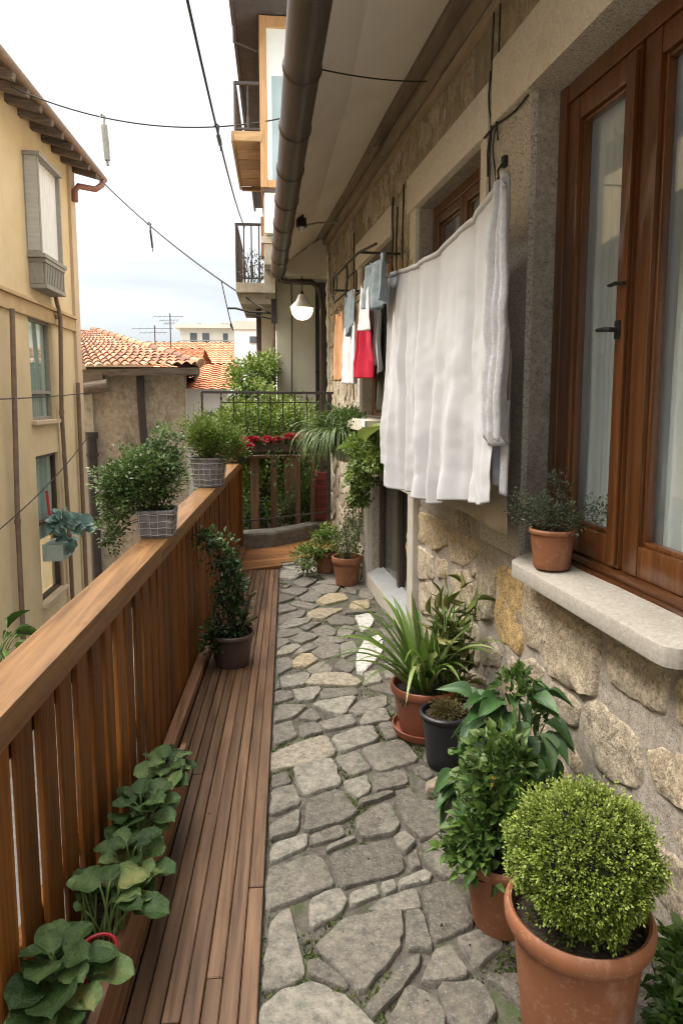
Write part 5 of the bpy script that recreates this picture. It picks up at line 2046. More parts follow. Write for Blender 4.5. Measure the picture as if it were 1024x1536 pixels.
def fold_sheet(u, v):
    g = .10 + .90 * v ** .7
    w = 0
    for k, ph, am in ((8, .3, .030), (15, 1.9, .024), (27, .7, .012), (5, 2.2, .025), (41, 2.7, .006)):
        w += am * math.sin(k * (u + .035 * nz((u * 3, v * 1.2), 1.5, k)) * 3.1 + ph + .5 * v)
    x = (u - .49) / .012
    step = .03 / (1 + math.exp(-max(-30, min(30, x))))
    w += .022 * abs(math.sin(6.2 * u + .6 + .4 * v)) + .016 * abs(math.sin(11.3 * u + 2))
    rd = 0
    for c_, w_, a_, dr_, v0_ in RIDGES:
        k_ = max(0, min(1, (v - v0_ + .25) * 3))
        rd += a_ * k_ * math.exp(-((u - c_ - dr_ * v) / (w_ * (1 + .8 * v))) ** 2)
    return rd * (.35 + .65 * g) + w * .95 * g * min(1, .25 + u * 6) + step * .4


def sheet_bot(u):
    return 1.165 + .05 * max(0, u - .45) ** 2 * 3 - .07 * math.sin(math.pi * min(1, (1 - u) * 1.15) ** .8) - .012 * math.sin(u * 19) + .05 * (1 - u) ** 6


cloth('bed_sheet', m_sheet, 'large creased white bed sheet hung out along the stone wall', 'sheet', 2.52, 4.25, sheet_top, sheet_bot, .21, fold_sheet, 360, 140, seed=2, crumple=.010)
q = MB()
q.tube([W(2.52 + 1.73 * k / 40, sheet_top(k / 40) + .004, .21 + fold_sheet(k / 40, 0)) for k in range(41)], .014, 8)
q_o = q.build('sheet_hem', m_sheet, None, origin=W(3.385, 1.1, .21), smooth='all')
q_o.parent = bpy.data.objects['bed_sheet']
q_o.location = (0, 0, 0)
ORI[q_o] = ORI[bpy.data.objects['bed_sheet']]
# move hem vertices into the sheet's frame
dlt = W(3.385, 1.1, .21) - ORI[q_o]
for v in q_o.data.vertices:
    v.co += dlt
cloth('towel', m_towel, 'grey towel folded over the line at the near edge of the white sheet', 'towel', 2.41, 2.56, lambda u: 2.28 + .13 * (1 - abs(u - .6)), lambda u: 1.45 + .02 * math.sin(u * 8), .225,
      lambda u, v: .028 * math.sin(u * 9 + v) * (.4 + .6 * v) + .01 * math.sin(u * 23), 40, 60, seed=5, th=.012, crumple=.014, wid=lambda v: .45 + .55 * min(1, v * 2.2))
cloth('hand_towel', m_towel, 'shorter grey cloth hanging below the folded towel', 'towel', 2.50, 2.62, lambda u: 1.60, lambda u: 1.24 + .05 * u, .17,
      lambda u, v: .02 * math.sin(u * 11), 24, 24, seed=7, th=.008)
cloth('blanket', m_blanket, 'beige blanket showing below the white sheet', 'blanket', 2.66, 3.75, lambda u: 1.8, lambda u: 1.055 - .004 * math.sin(u * 9), .09,
      lambda u, v: .012 * math.sin(u * 7 + 1), 50, 20, seed=8, crumple=.006)
# washing line and the wire rack
q = MB()
q.tube([W(2.97, 2.535, .03), W(2.70, 2.45, .16)] + [W(2.55 + 3.7 * k / 30, max(sheet_top(max(0, min(1, (2.55 + 3.7 * k / 30 - 2.6) / 1.65))), 0) if 2.55 + 3.7 * k / 30 < 4.25 else 2.352 + .02 * math.sin(k * .5), .21) for k in range(31)], .004, 6)
tag(q.build('clothes_line', m_cable, None, origin=W(4, 2.3, .2), smooth='all'), 'washing line strung along the stone wall above the laundry', 'line')
rk = thing('drying_rack', 'bent dark wire drying rack fixed high on the wall above the clothes', 'rack', tuple(W(5.3, 2.42, .15)))
q = MB()
def loop(s0, s1, z0, z1, o, r=.008, rr=.06):
    pts = []
    for (cs, cz, a0) in ((s1 - rr, z1 - rr, 0), (s0 + rr, z1 - rr, 90), (s0 + rr, z0 + rr, 180), (s1 - rr, z0 + rr, 270)):
        for k in range(6):
            a = rad(a0 + k * 18)
            pts.append(W(cs + rr * math.cos(a), cz + rr * math.sin(a), o))
    pts.append(pts[0])
    q.tube(pts, r, 7, cap=False)
loop(5.2, 5.85, 2.40, 2.60, .30, .009)
loop(5.25, 5.7, 2.42, 2.57, .22, .007)
loop(5.3, 5.6, 2.41, 2.55, .36, .006)
q.tube([W(4.35, 2.56, .27), W(4.8, 2.60, .29), W(5.3, 2.6, .30), W(5.8, 2.6, .30)], .009, 7)
q.tube([W(4.8, 2.60, .29), W(4.8, 2.60, 0)], .009, 7)
q.tube([W(5.8, 2.5, .30), W(5.8, 2.5, 0)], .009, 7)
q.tube([W(4.3, 2.36, .25), W(6.3, 2.36, .25)], .006, 7)
q.build('wire_frame', m_iron, rk, smooth=60)


def fl(am, k, ph):
    return lambda u, v: am * math.sin(k * u + ph) * (.35 + .65 * v) + am * .4 * math.sin(k * 2.7 * u)


m_red = M('red_fabric', (.40, .006, .028), (.52, .018, .05), sc=9, rough=.7, bump=.15, bs=60, bd=.004, spec=.3)
m_orange = M('peach_fabric', (.52, .27, .13), (.62, .35, .19), sc=9, rough=.9, bump=.15, bs=60, bd=.004)
m_whitef = M('white_fabric', (.68, .68, .68), (.76, .76, .76), sc=9, rough=.9, bump=.15, bs=60, bd=.004)
m_denim = M('blue_grey_denim', (.20, .245, .27), (.32, .37, .40), sc=20, rough=.9, bump=.3, bs=150, bd=.003)
m_dkgreen = M('dark_olive_fabric', (.050, .052, .038), (.085, .085, .06), sc=12, rough=.95, bump=.2, bs=90, bd=.003)
GL = 'clothes drying on the rack'
cloth('hanging_shirt', m_orange, 'peach coloured shirt, the farthest of the hanging clothes', 'shirt', gw(517, 515, .26)[0], gw(501, 515, .26)[0], lambda u: 2.31, lambda u: 1.76, .26, fl(.025, 11, 0), 40, 30, GL, 3, lambda v: .6 + .4 * min(1, v * 1.6))
cloth('hanging_shirt', m_whitef, 'plain white shirt hanging between the peach shirt and the red dress', 'shirt', gw(536, 505, .27)[0], gw(516, 505, .27)[0], lambda u: 2.22, lambda u: 1.71 + .02 * u, .27, fl(.03, 9, 1), 40, 30, GL, 4, lambda v: .78 + .22 * min(1, v * 1.6))
cloth('hanging_shorts', m_denim, 'blue grey cloth draped over the rack above the white shirt', 'shorts', gw(534, 450, .285)[0], gw(518, 450, .285)[0], lambda u: 2.40 - .05 * abs(u - .5), lambda u: 2.12 + .05 * math.sin(u * 7), .285, fl(.02, 12, 1), 30, 20, GL, 5)
cloth('hanging_dress', m_red, 'bright red dress on the drying rack', 'dress', gw(563, 510, .28)[0], gw(534, 510, .28)[0], lambda u: 2.27 - .09 * math.sin(math.pi * u), lambda u: 1.735 + .02 * u, .28, fl(.035, 13, .4), 60, 40, GL, 6, lambda v: .42 + .58 * min(1, v * 1.25))
cloth('hanging_vest', m_whitef, 'white vest overlapping the top of the red dress', 'vest', gw(558, 460, .325)[0], gw(540, 460, .325)[0], lambda u: 2.34 - .08 * math.sin(math.pi * u), lambda u: 2.02 + .03 * u, .325, fl(.018, 8, .4), 30, 20, GL, 7, lambda v: .6 + .4 * v)
cloth('hanging_vest', m_whitef, 'white vest edge hanging on the near side of the red dress', 'vest', gw(570, 510, .25)[0], gw(561, 510, .25)[0], lambda u: 2.25, lambda u: 1.76 + .1 * u, .25, fl(.02, 8, 2), 20, 20, GL, 17)
cloth('hanging_shorts', m_denim, 'crumpled blue grey denim shorts right of the red dress', 'shorts', gw(577, 440, .33)[0], gw(552, 440, .33)[0], lambda u: 2.40 + .02 * math.sin(u * 9), lambda u: 2.12 + .07 * abs(u - .5), .33, fl(.03, 12, 2), 40, 24, GL, 8)
cloth('hanging_trousers', m_dkgreen, 'dark olive trousers hanging between the shorts and the sheet', 'trousers', gw(579, 520, .20)[0], gw(566, 520, .20)[0], lambda u: 2.2, lambda u: 1.52, .20, fl(.02, 9, 2), 24, 30, GL, 9)
for s, z in ((5.66, 2.31), (5.95, 2.31), (5.05, 2.36), (5.45, 2.36), (4.7, 2.36), (4.6, 2.37), (4.3, 2.38), (4.45, 2.38), (4.15, 2.37), (3.9, 2.345)):
    q = MB()
    q.wbox(s - .006, s + .006, z - .035, z + .03, .262 if s > 4.2 else .222, .274 if s > 4.2 else .234)
    q.wbox(s - .006, s + .006, z - .035, z + .03, .276 if s > 4.2 else .236, .288 if s > 4.2 else .248)
    tag(q.build('clothes_peg', m_oakw, None, origin=W(s, z, .27), bevel=.002), 'small wooden clothes peg clipped on the washing line', 'peg', 'clothes pegs on the washing line')
# white folded cloth on the end of the far sill
cloth('folded_cloth', m_whitef, 'white cloth folded over the cream window sill', 'cloth', 4.97, 5.10, lambda u: 1.462, lambda u: 1.40, .208, lambda u, v: .004 * math.sin(u * 9), 14, 8, None, 2, crumple=.003)

# ------------------------------------------------------------------ pots
def pot_profile(r, h, taper=.72, rim=.022, rimh=.05, band=False, t=.012):
    rb = r * taper
    rt_ = r - rim * .55
    p = [(rb * .96, 0), (rb, .004)]
    hb = h - rimh
    n = 6
    for k in range(1, n + 1):
        p.append((rb + (rt_ - rb) * k / n * (hb / hb), .004 + (hb - .004) * k / n))
    if band:
        p[-2] = (p[-2][0], p[-2][1])
        p += [(rt_ + .003, hb - .002), (rt_ + .005, hb + .004)]
    p += [(r - .002, hb + .004), (r + rim * .15, hb + rimh * .3), (r + rim * .2, hb + rimh * .7), (r, h - .003), (r - t * .4, h), (r - t, h - .004), (r - t * 1.3, h - .04), (r - t * 1.5, h - .055)]
    return p


def pot(parent, c, r, h, mat, taper=.72, rim=.022, rimh=.05, band=False, sq=0.0, soilz=.045, extra=None):
    q = MB()
    pr = extra or pot_profile(r, h, taper, rim, rimh, band)
    q.lathe(c, pr, 56, .5, sq)
    o = q.build('pot', mat, parent, smooth=35)
    q = MB()
    rr = r * .94 if sq == 0 else r * .93

    def fn(u, v):
        a = 2 * math.pi * v
        x, y = math.cos(a), math.sin(a)
        if sq:
            m = max(abs(x), abs(y))
            x, y = x * (1 - sq) + x / m * sq, y * (1 - sq) + y / m * sq
        p = (c[0] + rr * u * x, c[1] + rr * u * y)
        return (p[0], p[1], c[2] + h - soilz + .014 * nz((p[0] * 3, p[1] * 3), 9) + .012 * (1 - u * u))
    q.grid(fn, 8, 36)
    q.build('soil', m_soil, parent, smooth='all')
    return o


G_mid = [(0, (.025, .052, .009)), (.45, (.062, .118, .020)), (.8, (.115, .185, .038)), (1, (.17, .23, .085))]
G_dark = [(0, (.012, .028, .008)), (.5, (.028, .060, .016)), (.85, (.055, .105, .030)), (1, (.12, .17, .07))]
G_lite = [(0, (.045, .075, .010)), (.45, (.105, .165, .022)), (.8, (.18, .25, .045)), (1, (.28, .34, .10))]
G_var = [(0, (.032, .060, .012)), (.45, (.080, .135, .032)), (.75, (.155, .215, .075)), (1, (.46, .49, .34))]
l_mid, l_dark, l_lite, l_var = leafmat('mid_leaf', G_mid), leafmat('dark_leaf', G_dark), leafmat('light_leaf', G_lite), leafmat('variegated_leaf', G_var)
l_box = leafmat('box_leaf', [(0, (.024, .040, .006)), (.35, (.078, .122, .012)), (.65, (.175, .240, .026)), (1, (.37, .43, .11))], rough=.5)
l_berg = M('broad_leaf', (.72, .75, .72), (1.15, 1.15, 1.15), sc=38, rough=.42, bump=.8, bs=42, bd=.012, detail=3, pal=[(0, (.022, .050, .010)), (.5, (.052, .100, .024)), (.85, (.14, .20, .065)), (1, (.26, .26, .08))], trans=.13, spec=.4)
l_spath = leafmat('glossy_leaf', [(0, (.022, .056, .014)), (.5, (.050, .112, .030)), (1, (.13, .21, .09))], rough=.42, trans=.18, spec=.4)
l_blade = leafmat('strap_leaf', [(0, (.055, .11, .015)), (.5, (.115, .195, .032)), (1, (.28, .34, .12))], rough=.4)
l_dry = leafmat('dry_moss_leaf', [(0, (.07, .05, .018)), (.6, (.16, .125, .04)), (1, (.26, .22, .09))], rough=.9, trans=.1)
l_red = leafmat('red_petal', [(0, (.16, .006, .014)), (.5, (.36, .014, .030)), (1, (.52, .05, .07))], rough=.6)
l_whitef = leafmat('white_petal', [(0, (.55, .54, .48)), (1, (.75, .74, .68))], rough=.7)

# A the clipped box ball in the big pot
c = gz(876, 1390, .36)
PA = Vector((c.x, c.y + .035, .0))
t = thing('potted_topiary', 'round clipped yellow green box bush in a big terracotta pot, nearest on the right', 'potted plant', tuple(PA))
pot(t, PA, .169, .388, m_terra, .70, .030, .055, True, soilz=.05)
tc_ = Vector((PA.x + .002, PA.y - .01, .515))
RT = .169


CC = rdir(210)


def tr_(d):
    d = np.asarray(d)
    cd = np.max(d @ CC.T, axis=1)
    cell = np.clip(1 - (np.arccos(np.clip(cd, -1, 1)) / .20) ** 2, -.6, 1)
    return RT * (.985 + .075 * cell) * (1 + .05 * np.sin(d[:, 0] * 7 + 1) * np.sin(d[:, 1] * 6) + .035 * np.sin(d[:, 2] * 11 + d[:, 0] * 9)) * np.where(d[:, 2] < -.1, 1 + .14 * d[:, 2], 1 + .03 * (1 - d[:, 2]))


q = MB()
q.grid(lambda u, v: tuple(tc_ + Vector((math.sin(math.pi * u) * math.cos(2 * math.pi * v), math.sin(math.pi * u) * math.sin(2 * math.pi * v), math.cos(math.pi * u))) * RT * .80), 20, 32)
q.build('branches', M('dark_twig_mass', (.012, .016, .005), (.035, .042, .012), sc=60, rough=.95, bump=1, bs=90, bd=.02), t, smooth='all')
nt = 4600
d = rdir(nt)
tip = np.array(tc_) + d * (tr_(d) * (.84 + .20 * NR.random(nt) + .13 * (NR.random(nt) < .035)))[:, None] * np.array((1, 1, .98))
P, D, Tn = [], [], []
for i in range(nt):
    k = 10
    e = rdir(k)
    dn = d[i] + np.array((0, 0, .25)) + NR.normal(size=3) * .2
    dn /= np.linalg.norm(dn)
    al = NR.random(k)
    P.append(tip[i] - dn * (.024 * (1 - al))[:, None] + e * .0045)
    D.append(e * .75 + dn * (.45 + .7 * al)[:, None])
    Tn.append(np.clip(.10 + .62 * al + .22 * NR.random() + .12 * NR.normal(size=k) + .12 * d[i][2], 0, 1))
P, D, Tn = map(np.concatenate, (P, D, Tn))
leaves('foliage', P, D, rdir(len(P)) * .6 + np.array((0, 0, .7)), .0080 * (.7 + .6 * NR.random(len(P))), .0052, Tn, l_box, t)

P, D, Tn, C_ = clumps([(PA + Vector((0, -.02, .36)), (.12, .12, .03), 1)], 50, 16, .03, .5, .5)
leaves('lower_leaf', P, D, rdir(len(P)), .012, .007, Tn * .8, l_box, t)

# B leafy parsley-like plant in the pot beside it
PB = gz(752, 1390, 0)
PB = Vector((PB.x + .012, PB.y + .03, 0))
t = thing('potted_herb', 'dark green curly leaved herb in a terracotta pot, half behind the clipped box ball', 'potted plant', tuple(PB))
pot(t, PB, .128, .235, m_terra, .72, .02, .04, True)
b = PB + Vector((0, 0, .2))
T_LOBE = tmpl_leaf(6, 4, lambda a: max(.05, math.sin(math.pi * a ** .8) * (.75 + .35 * math.sin(a * 19))), .2, .3, .03)
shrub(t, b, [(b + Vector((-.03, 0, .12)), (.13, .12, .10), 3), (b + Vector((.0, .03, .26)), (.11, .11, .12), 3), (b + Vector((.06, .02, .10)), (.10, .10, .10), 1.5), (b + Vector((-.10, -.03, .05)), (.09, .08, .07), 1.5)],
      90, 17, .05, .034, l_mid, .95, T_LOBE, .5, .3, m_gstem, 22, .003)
P, D, Tn, C_ = clumps([(b + Vector((.03, -.145, .15)), (.016, .012, .014), 1)], 4, 6, .012)
leaves('bud', P, D, rdir(len(P)), .02, .014, Tn, l_red, t)
P, D, Tn, C_ = clumps([(b + Vector((-.06, -.08, .30)), (.008, .008, .010), 1)], 2, 3, .006)
leaves('yellow_flower', P, D, rdir(len(P)), .014, .008, Tn, leafmat('orange_petal', [(0, (.5, .25, .02)), (1, (.65, .35, .05))]), t)


# C big drooping leaves against the wall
def petioled(parent, base, specs, mat, T, stemm, r=.0035, name='foliage'):
    """specs: (tip of petiole, leaf direction, length, width, tint)"""
    P, D, N_, L_, W_, T_ = [], [], [], [], [], []
    q = MB()
    for e, d, L, w, tn in specs:
        e = Vector(e)
        d = Vector(d).normalized()
        b0 = Vector(base) + Vector((R.uniform(-.03, .03), R.uniform(-.03, .03), 0))
        m = b0.lerp(e, .55) + Vector((0, 0, .25 * (e - b0).length))
        q.tube([b0.lerp(m, x) * (1 - x) + m.lerp(e, x) * x for x in (0, .2, .4, .6, .8, 1)], [r * 1.2, r * 1.1, r, r, r * .9, r * .7], 6)
        P.append(e)
        D.append(d)
        side = d.cross(Vector((0, 0, 1)))
        up = side.cross(d) if side.length > .05 else Vector((0, -1, .2))
        up = up.normalized() + Vector((R.gauss(0, .22), R.gauss(0, .22), R.gauss(0, .1)))
        N_.append(up)
        L_.append(L)
        W_.append(w)
        T_.append(tn)
    leaves(name, P, D, N_, L_, W_, T_, mat, parent, T, True)
    q.build('stem', stemm, parent, smooth='all')


PC = Vector((.80, 2.16, 0))
t = thing('broad_leaf_plant', 'potted plant with big drooping pointed glossy leaves, against the stone wall under the sill', 'potted plant', tuple(PC))
pot(t, PC, .115, .20, m_darkpot, .75, .016, .035)
sp = []
for k in range(135):
    a = R.uniform(0, 2 * math.pi) if k % 3 == 0 else R.gauss(math.radians(235), .9)
    lvl = R.random()
    rr = R.uniform(.05, .225) * (1 - .35 * lvl)
    e = PC + Vector((rr * math.cos(a), rr * math.sin(a) * .75, .22 + .36 * lvl + .06 * R.random()))
    if e.x > wx(e.y) - .06:
        e.x = wx(e.y) - .06
    dr = Vector((math.cos(a), math.sin(a) * .8, R.uniform(-.9, -.1) if lvl < .8 else R.uniform(-.4, .6)))
    if e.x + dr.x * .12 > wx(e.y) - .01:
        dr.x = -.1
    L = R.uniform(.075, .135)
    sp.append((e, dr, L, L * R.uniform(.52, .68), R.betavariate(2, 2.2)))
petioled(t, PC + Vector((0, 0, .16)), sp, l_spath, T_BIG, m_gstem, .0032)
P, D, Tn, C_ = clumps([(PC + Vector((-.05, -.02, .66)), (.05, .05, .035), 1), (PC + Vector((.05, .02, .655)), (.04, .04, .035), .7), (PC + Vector((.08, -.02, .55)), (.04, .05, .05), .7)], 16, 9, .025, .4, .6)
leaves('young_leaf', P, D, rdir(len(P)), .036, .018, Tn, l_mid, t, T_MED)
q = MB()
q.lathe(PC + Vector((-.125, -.03, .60)), [(.002, -.012), (.007, -.008), (.009, 0), (.006, .01), (.002, .014)], 14)
q.build('white_bud', m_whitef, t, smooth='all')


# D strap leaved plant in a reddish pot
def blades(parent, base, n, length, width, mat, spread, name='foliage', lean=(0, 0), droop=1.0, up0=1.2, r0=.03, clampx=True, tintf=None):
    q = MB()
    for i in range(n):
        a = R.uniform(0, 2 * math.pi)
        L = length * R.uniform(.55, 1.1)
        w = width * R.uniform(.6, 1.15)
        d = Vector((math.cos(a) * spread + lean[0], math.sin(a) * spread + lean[1], up0 * R.uniform(.75, 1.2))).normalized()
        p = Vector(base) + Vector((math.cos(a) * r0 * R.random(), math.sin(a) * r0 * R.random(), 0))
        if clampx and d.x > 0 and p.x + d.x * L * .8 > wx(p.y + d.y * L * .8) - .03:
            d.x *= -.4
        k = 14
        dr = droop * R.uniform(.5, 1.4)
        side = d.cross(Vector((0, 0, 1)))
        side = side.normalized() if side.length > .05 else Vector((1, 0, 0))
        side = (side + Vector((R.gauss(0, .3), R.gauss(0, .3), R.gauss(0, .2)))).normalized()
        vs, fs = [], []
        tn = R.random() if tintf is None else tintf()
        for j in range(k + 1):
            x = j / k
            ww = w * min(1, .55 + x * 1.6) * (1 - x ** 2.6) ** .8 * .5 + .0006
            nrm = side.cross(d).normalized()
            c0 = p - nrm * ww * .35
            vs += [p - side * ww, c0, p + side * ww]
            d = (d + Vector((0, 0, -dr * (.03 + .17 * x)))).normalized()
            p = p + d * (L / k)
            if clampx and p.x > wx(p.y) - .015:
                p.x = wx(p.y) - .015
            side = (side - d * side.dot(d)).normalized()
        for j in range(k):
            b_ = j * 3
            fs += [(b_, b_ + 1, b_ + 4, b_ + 3), (b_ + 1, b_ + 2, b_ + 5, b_ + 4)]
        q.add(vs, fs, tn)
    return q.build(name, mat, parent, smooth='all', fix=False)


PD = Vector((.70, 3.12, 0))
t = thing('strap_leaf_plant', 'arching strap leaved plant in a reddish pot with a saucer, against the wall', 'potted plant', tuple(PD))
pot(t, PD + Vector((0, 0, .02)), .165, .225, m_terra2, .74, .02, .045, True)
q = MB()
q.lathe(PD + Vector((0, 0, .001)), [(.115, 0), (.15, .002), (.158, .035), (.152, .037), (.145, .012)], 48)
q.build('saucer', m_terra2, t, smooth=40)
b = PD + Vector((-.01, -.02, .19))
blades(t, b, 60, .58, .036, l_blade, .62, lean=(-.20, -.08), droop=1.05, up0=1.30)
blades(t, b + Vector((.0, 0, 0)), 14, .46, .046, l_blade, .26, 'inner_leaf', lean=(-.06, -.04), droop=.35, up0=1.3)
shrub(t, b, [(b + Vector((.05, -.05, .03)), (.06, .05, .03), 1), (b + Vector((-.07, -.04, .01)), (.05, .05, .02), .6)], 10, 14, .03, .02, l_mid, .6)
PD2 = Vector((.83, 3.05, 0))
t = thing('reedy_plant', 'tall thin reedy stalks with narrow yellowing leaves growing beside the strap leaved plant', 'plant', tuple(PD2))
q = MB()
P, D = [], []
for k in range(24):
    a = PD2 + Vector((R.uniform(-.05, .05), R.uniform(-.05, .05), 0))
    b2 = a + Vector((R.uniform(-.10, .06), R.uniform(-.08, .08), R.uniform(.5, .78)))
    b2.x = min(b2.x, wx(b2.y) - .03)
    m = a.lerp(b2, .5) + Vector((R.uniform(-.02, .02), 0, 0))
    q.tube([a, m, b2], [.005, .0035, .0015], 5)
    for j in range(9):
        x = R.uniform(.25, 1)
        P.append(a.lerp(b2, x))
        D.append((R.gauss(0, .6), R.gauss(0, .6), R.uniform(-.5, 1.2)))
q.build('stem', m_gstem, t, smooth='all')
leaves('foliage', P, D, rdir(len(P)), .09 * (.5 + NR.random(len(P))), .007, NR.random(len(P)), leafmat('yellowing_blade', [(0, (.09, .12, .025)), (.6, (.17, .20, .05)), (1, (.30, .28, .10))]), t, T_MED)

# E black nursery pot with a dry clump
PE = gz(664, 1150, 0) + Vector((.01, .03, 0))
t = thing('dry_potted_plant', 'dried brown clump in a tall black nursery pot in front of the reddish pot', 'potted plant', tuple(PE))
pot(t, PE, .108, .245, m_blackpot, .68, .016, .022, False, soilz=.03)
P, D, Tn, C_ = clumps([(PE + Vector((.015, 0, .245)), (.075, .07, .04), 1)], 60, 30, .022, .3, .5)
leaves('foliage', P, D, rdir(len(P)), .014, .006, Tn, l_dry, t)

# F the two terracotta pots beside the low window
PF = gz(522, 878, 0)
PF = Vector((PF.x - .005, PF.y + .05, 0))
t = thing('potted_herb', 'feathery grey green herb in the larger terracotta pot next to the low window', 'potted plant', tuple(PF))
pot(t, PF, .132, .25, m_terra, .74, .022, .06, True)
b = PF + Vector((0, 0, .22))
shrub(t, b, [(b + Vector((-.02, 0, .16)), (.14, .13, .15), 2), (b + Vector((.02, .02, .30)), (.09, .10, .14), 1)], 90, 16, .045, .022, l_var, .32, T_SMALL, .3, .8, m_stem, 26, .002, 1.4)
PF2 = Vector((PF.x - .16, PF.y + .42, 0))
t = thing('potted_herb', 'fresh bright green bushy herb spilling over the smaller terracotta pot at the far end', 'potted plant', tuple(PF2))
pot(t, PF2, .105, .20, m_terra, .74, .018, .04)
b = PF2 + Vector((-.04, -.04, .16))
shrub(t, b, [(b + Vector((.02, 0, .12)), (.15, .13, .13), 3), (b + Vector((-.14, -.06, .0)), (.10, .10, .13), 1.6), (b + Vector((.06, .05, .22)), (.10, .10, .08), 1)], 90, 18, .045, .034, l_lite, .55, T_SMALL, .5, .3, m_gstem, 12, .0025)
PF3 = Vector((W(6.5, 0, .1).x, 6.45, 0))
t = thing('wall_creeper', 'thin green creeper climbing the stone wall behind the small pots', 'plant', tuple(PF3))
q = MB()
P, D = [], []
for k in range(7):
    s = 6.2 + R.uniform(-.4, .5)
    pts = [W(s + .05 * math.sin(j * 1.2 + k), .02 + j * .11, .03 + .01 * math.sin(j)) for j in range(R.randint(5, 9))]
    q.tube(pts, .003, 5)
    for p in pts:
        for j in range(9):
            P.append(Vector(p) + WN * R.uniform(0, .03) + Vector((R.gauss(0, .03), R.gauss(0, .03), R.gauss(0, .03))))
            D.append(Vector((R.gauss(0, .6), R.gauss(0, .6), R.gauss(0, .5))) + WN * .5)
q.build('stem', m_stem, t)
leaves('foliage', P, D, rdir(len(P)), .030, .018, NR.random(len(P)), l_mid, t)

# G curly plant in the near right corner
PG = Vector((1.0, 1.44, 0))
t = thing('corner_plant', 'low curly bright green plant in the corner right of the big terracotta pot', 'plant', tuple(PG))
b = PG + Vector((0, 0, .02))
shrub(t, b, [(b + Vector((0.0, -.06, .09)), (.09, .14, .10), 1), (b + Vector((.03, .06, .14)), (.05, .09, .10), .7)], 50, 15, .045, .040, l_mid, .8, T_LOBE, .5, .35, m_gstem, 14, .003)

# H thyme in the pot on the stone sill
sH, zH = gw(829, 862, .03)
PH_ = W(sH + .02, .983, .028)
t = thing('potted_thyme', 'small grey green thyme bush in a terracotta pot on the stone window sill', 'potted plant', tuple(PH_))
pot(t, PH_, .086, .148, m_terra, .76, .012, .022, False, soilz=.02)
b = PH_ + Vector((0, 0, .13))
shrub(t, b, [(b + Vector((0, 0, .06)), (.125, .12, .055), 4), (b + Vector((-.11, .06, .09)), (.05, .05, .05), .9), (b + Vector((.04, .06, .16)), (.04, .05, .08), .9), (b + Vector((.14, -.08, .09)), (.06, .05, .035), .7), (b + Vector((-.05, .02, .10)), (.08, .08, .05), 1)],
      150, 20, .025, .0125, leafmat('thyme_leaf', [(0, (.030, .042, .020)), (.5, (.075, .098, .052)), (1, (.22, .26, .17))]), .5, T_SMALL, .35, .5, m_stem, 40, .0015)

# I shrub in a dark pot on the deck
PI = Vector((-.285, 4.02, .018))
t = thing('potted_shrub', 'upright dark green shrub in a brown pot on the deck boards by the fence', 'potted plant', tuple(PI))
pot(t, PI, .135, .20, m_darkpot, .74, .016, .03)
b = PI + Vector((0, 0, .17))
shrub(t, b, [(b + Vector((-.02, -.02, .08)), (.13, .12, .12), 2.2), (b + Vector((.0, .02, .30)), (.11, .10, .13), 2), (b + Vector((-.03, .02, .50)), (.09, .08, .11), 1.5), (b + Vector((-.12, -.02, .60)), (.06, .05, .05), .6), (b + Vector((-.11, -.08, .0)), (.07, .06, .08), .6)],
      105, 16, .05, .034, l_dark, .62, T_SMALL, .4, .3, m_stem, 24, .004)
q = MB()
q.tube([PI + Vector((.02, 0, .15)), PI + Vector((.10, -.02, .27)), PI + Vector((.155, -.02, .30))], [.011, .013, .016], 8)
q.tube([PI + Vector((.05, .02, .18)), PI + Vector((.11, .02, .40)), PI + Vector((.15, .0, .44))], [.009, .011, .012], 8)
q.build('cut_branch', m_stem, t, smooth=40)

# J, K pots on the handrail
def on_rail(y):
    return Vector((fx(y) + .018 - .064, y, RZ))


PJ = on_rail(3.22)
t = thing('rail_pot_plant', 'bushy variegated shrub in a squarish weathered grey pot, the nearer one on the handrail', 'potted plant', tuple(PJ))
pot(t, PJ + Vector((0, 0, .001)), .088, .128, m_greypot, .86, .008, .02, False, .75, soilz=.02)
def wire_wrap(parent, c, r0, r1, h, sq, m, rings=4, ribs=14):
    q = MB()

    def pt(a, z):
        x, y = math.cos(a), math.sin(a)
        if sq:
            k = max(abs(x), abs(y))
            x, y = x * (1 - sq) + x / k * sq, y * (1 - sq) + y / k * sq
        r = r0 + (r1 - r0) * z / h + .003
        return Vector((c[0] + r * x, c[1] + r * y, c[2] + z))
    for i in range(rings):
        z = h * (.08 + .78 * i / (rings - 1)) + R.uniform(-.004, .004)
        q.tube([pt(2 * math.pi * k / 48, z + .002 * math.sin(k)) for k in range(49)], .0018, 5, cap=False)
    for i in range(ribs):
        a = 2 * math.pi * (i + R.uniform(-.2, .2)) / ribs
        q.tube([pt(a, .005), pt(a + R.uniform(-.06, .06), h * .9)], .0016, 5)
    q.build('wire_wrap', m, parent)


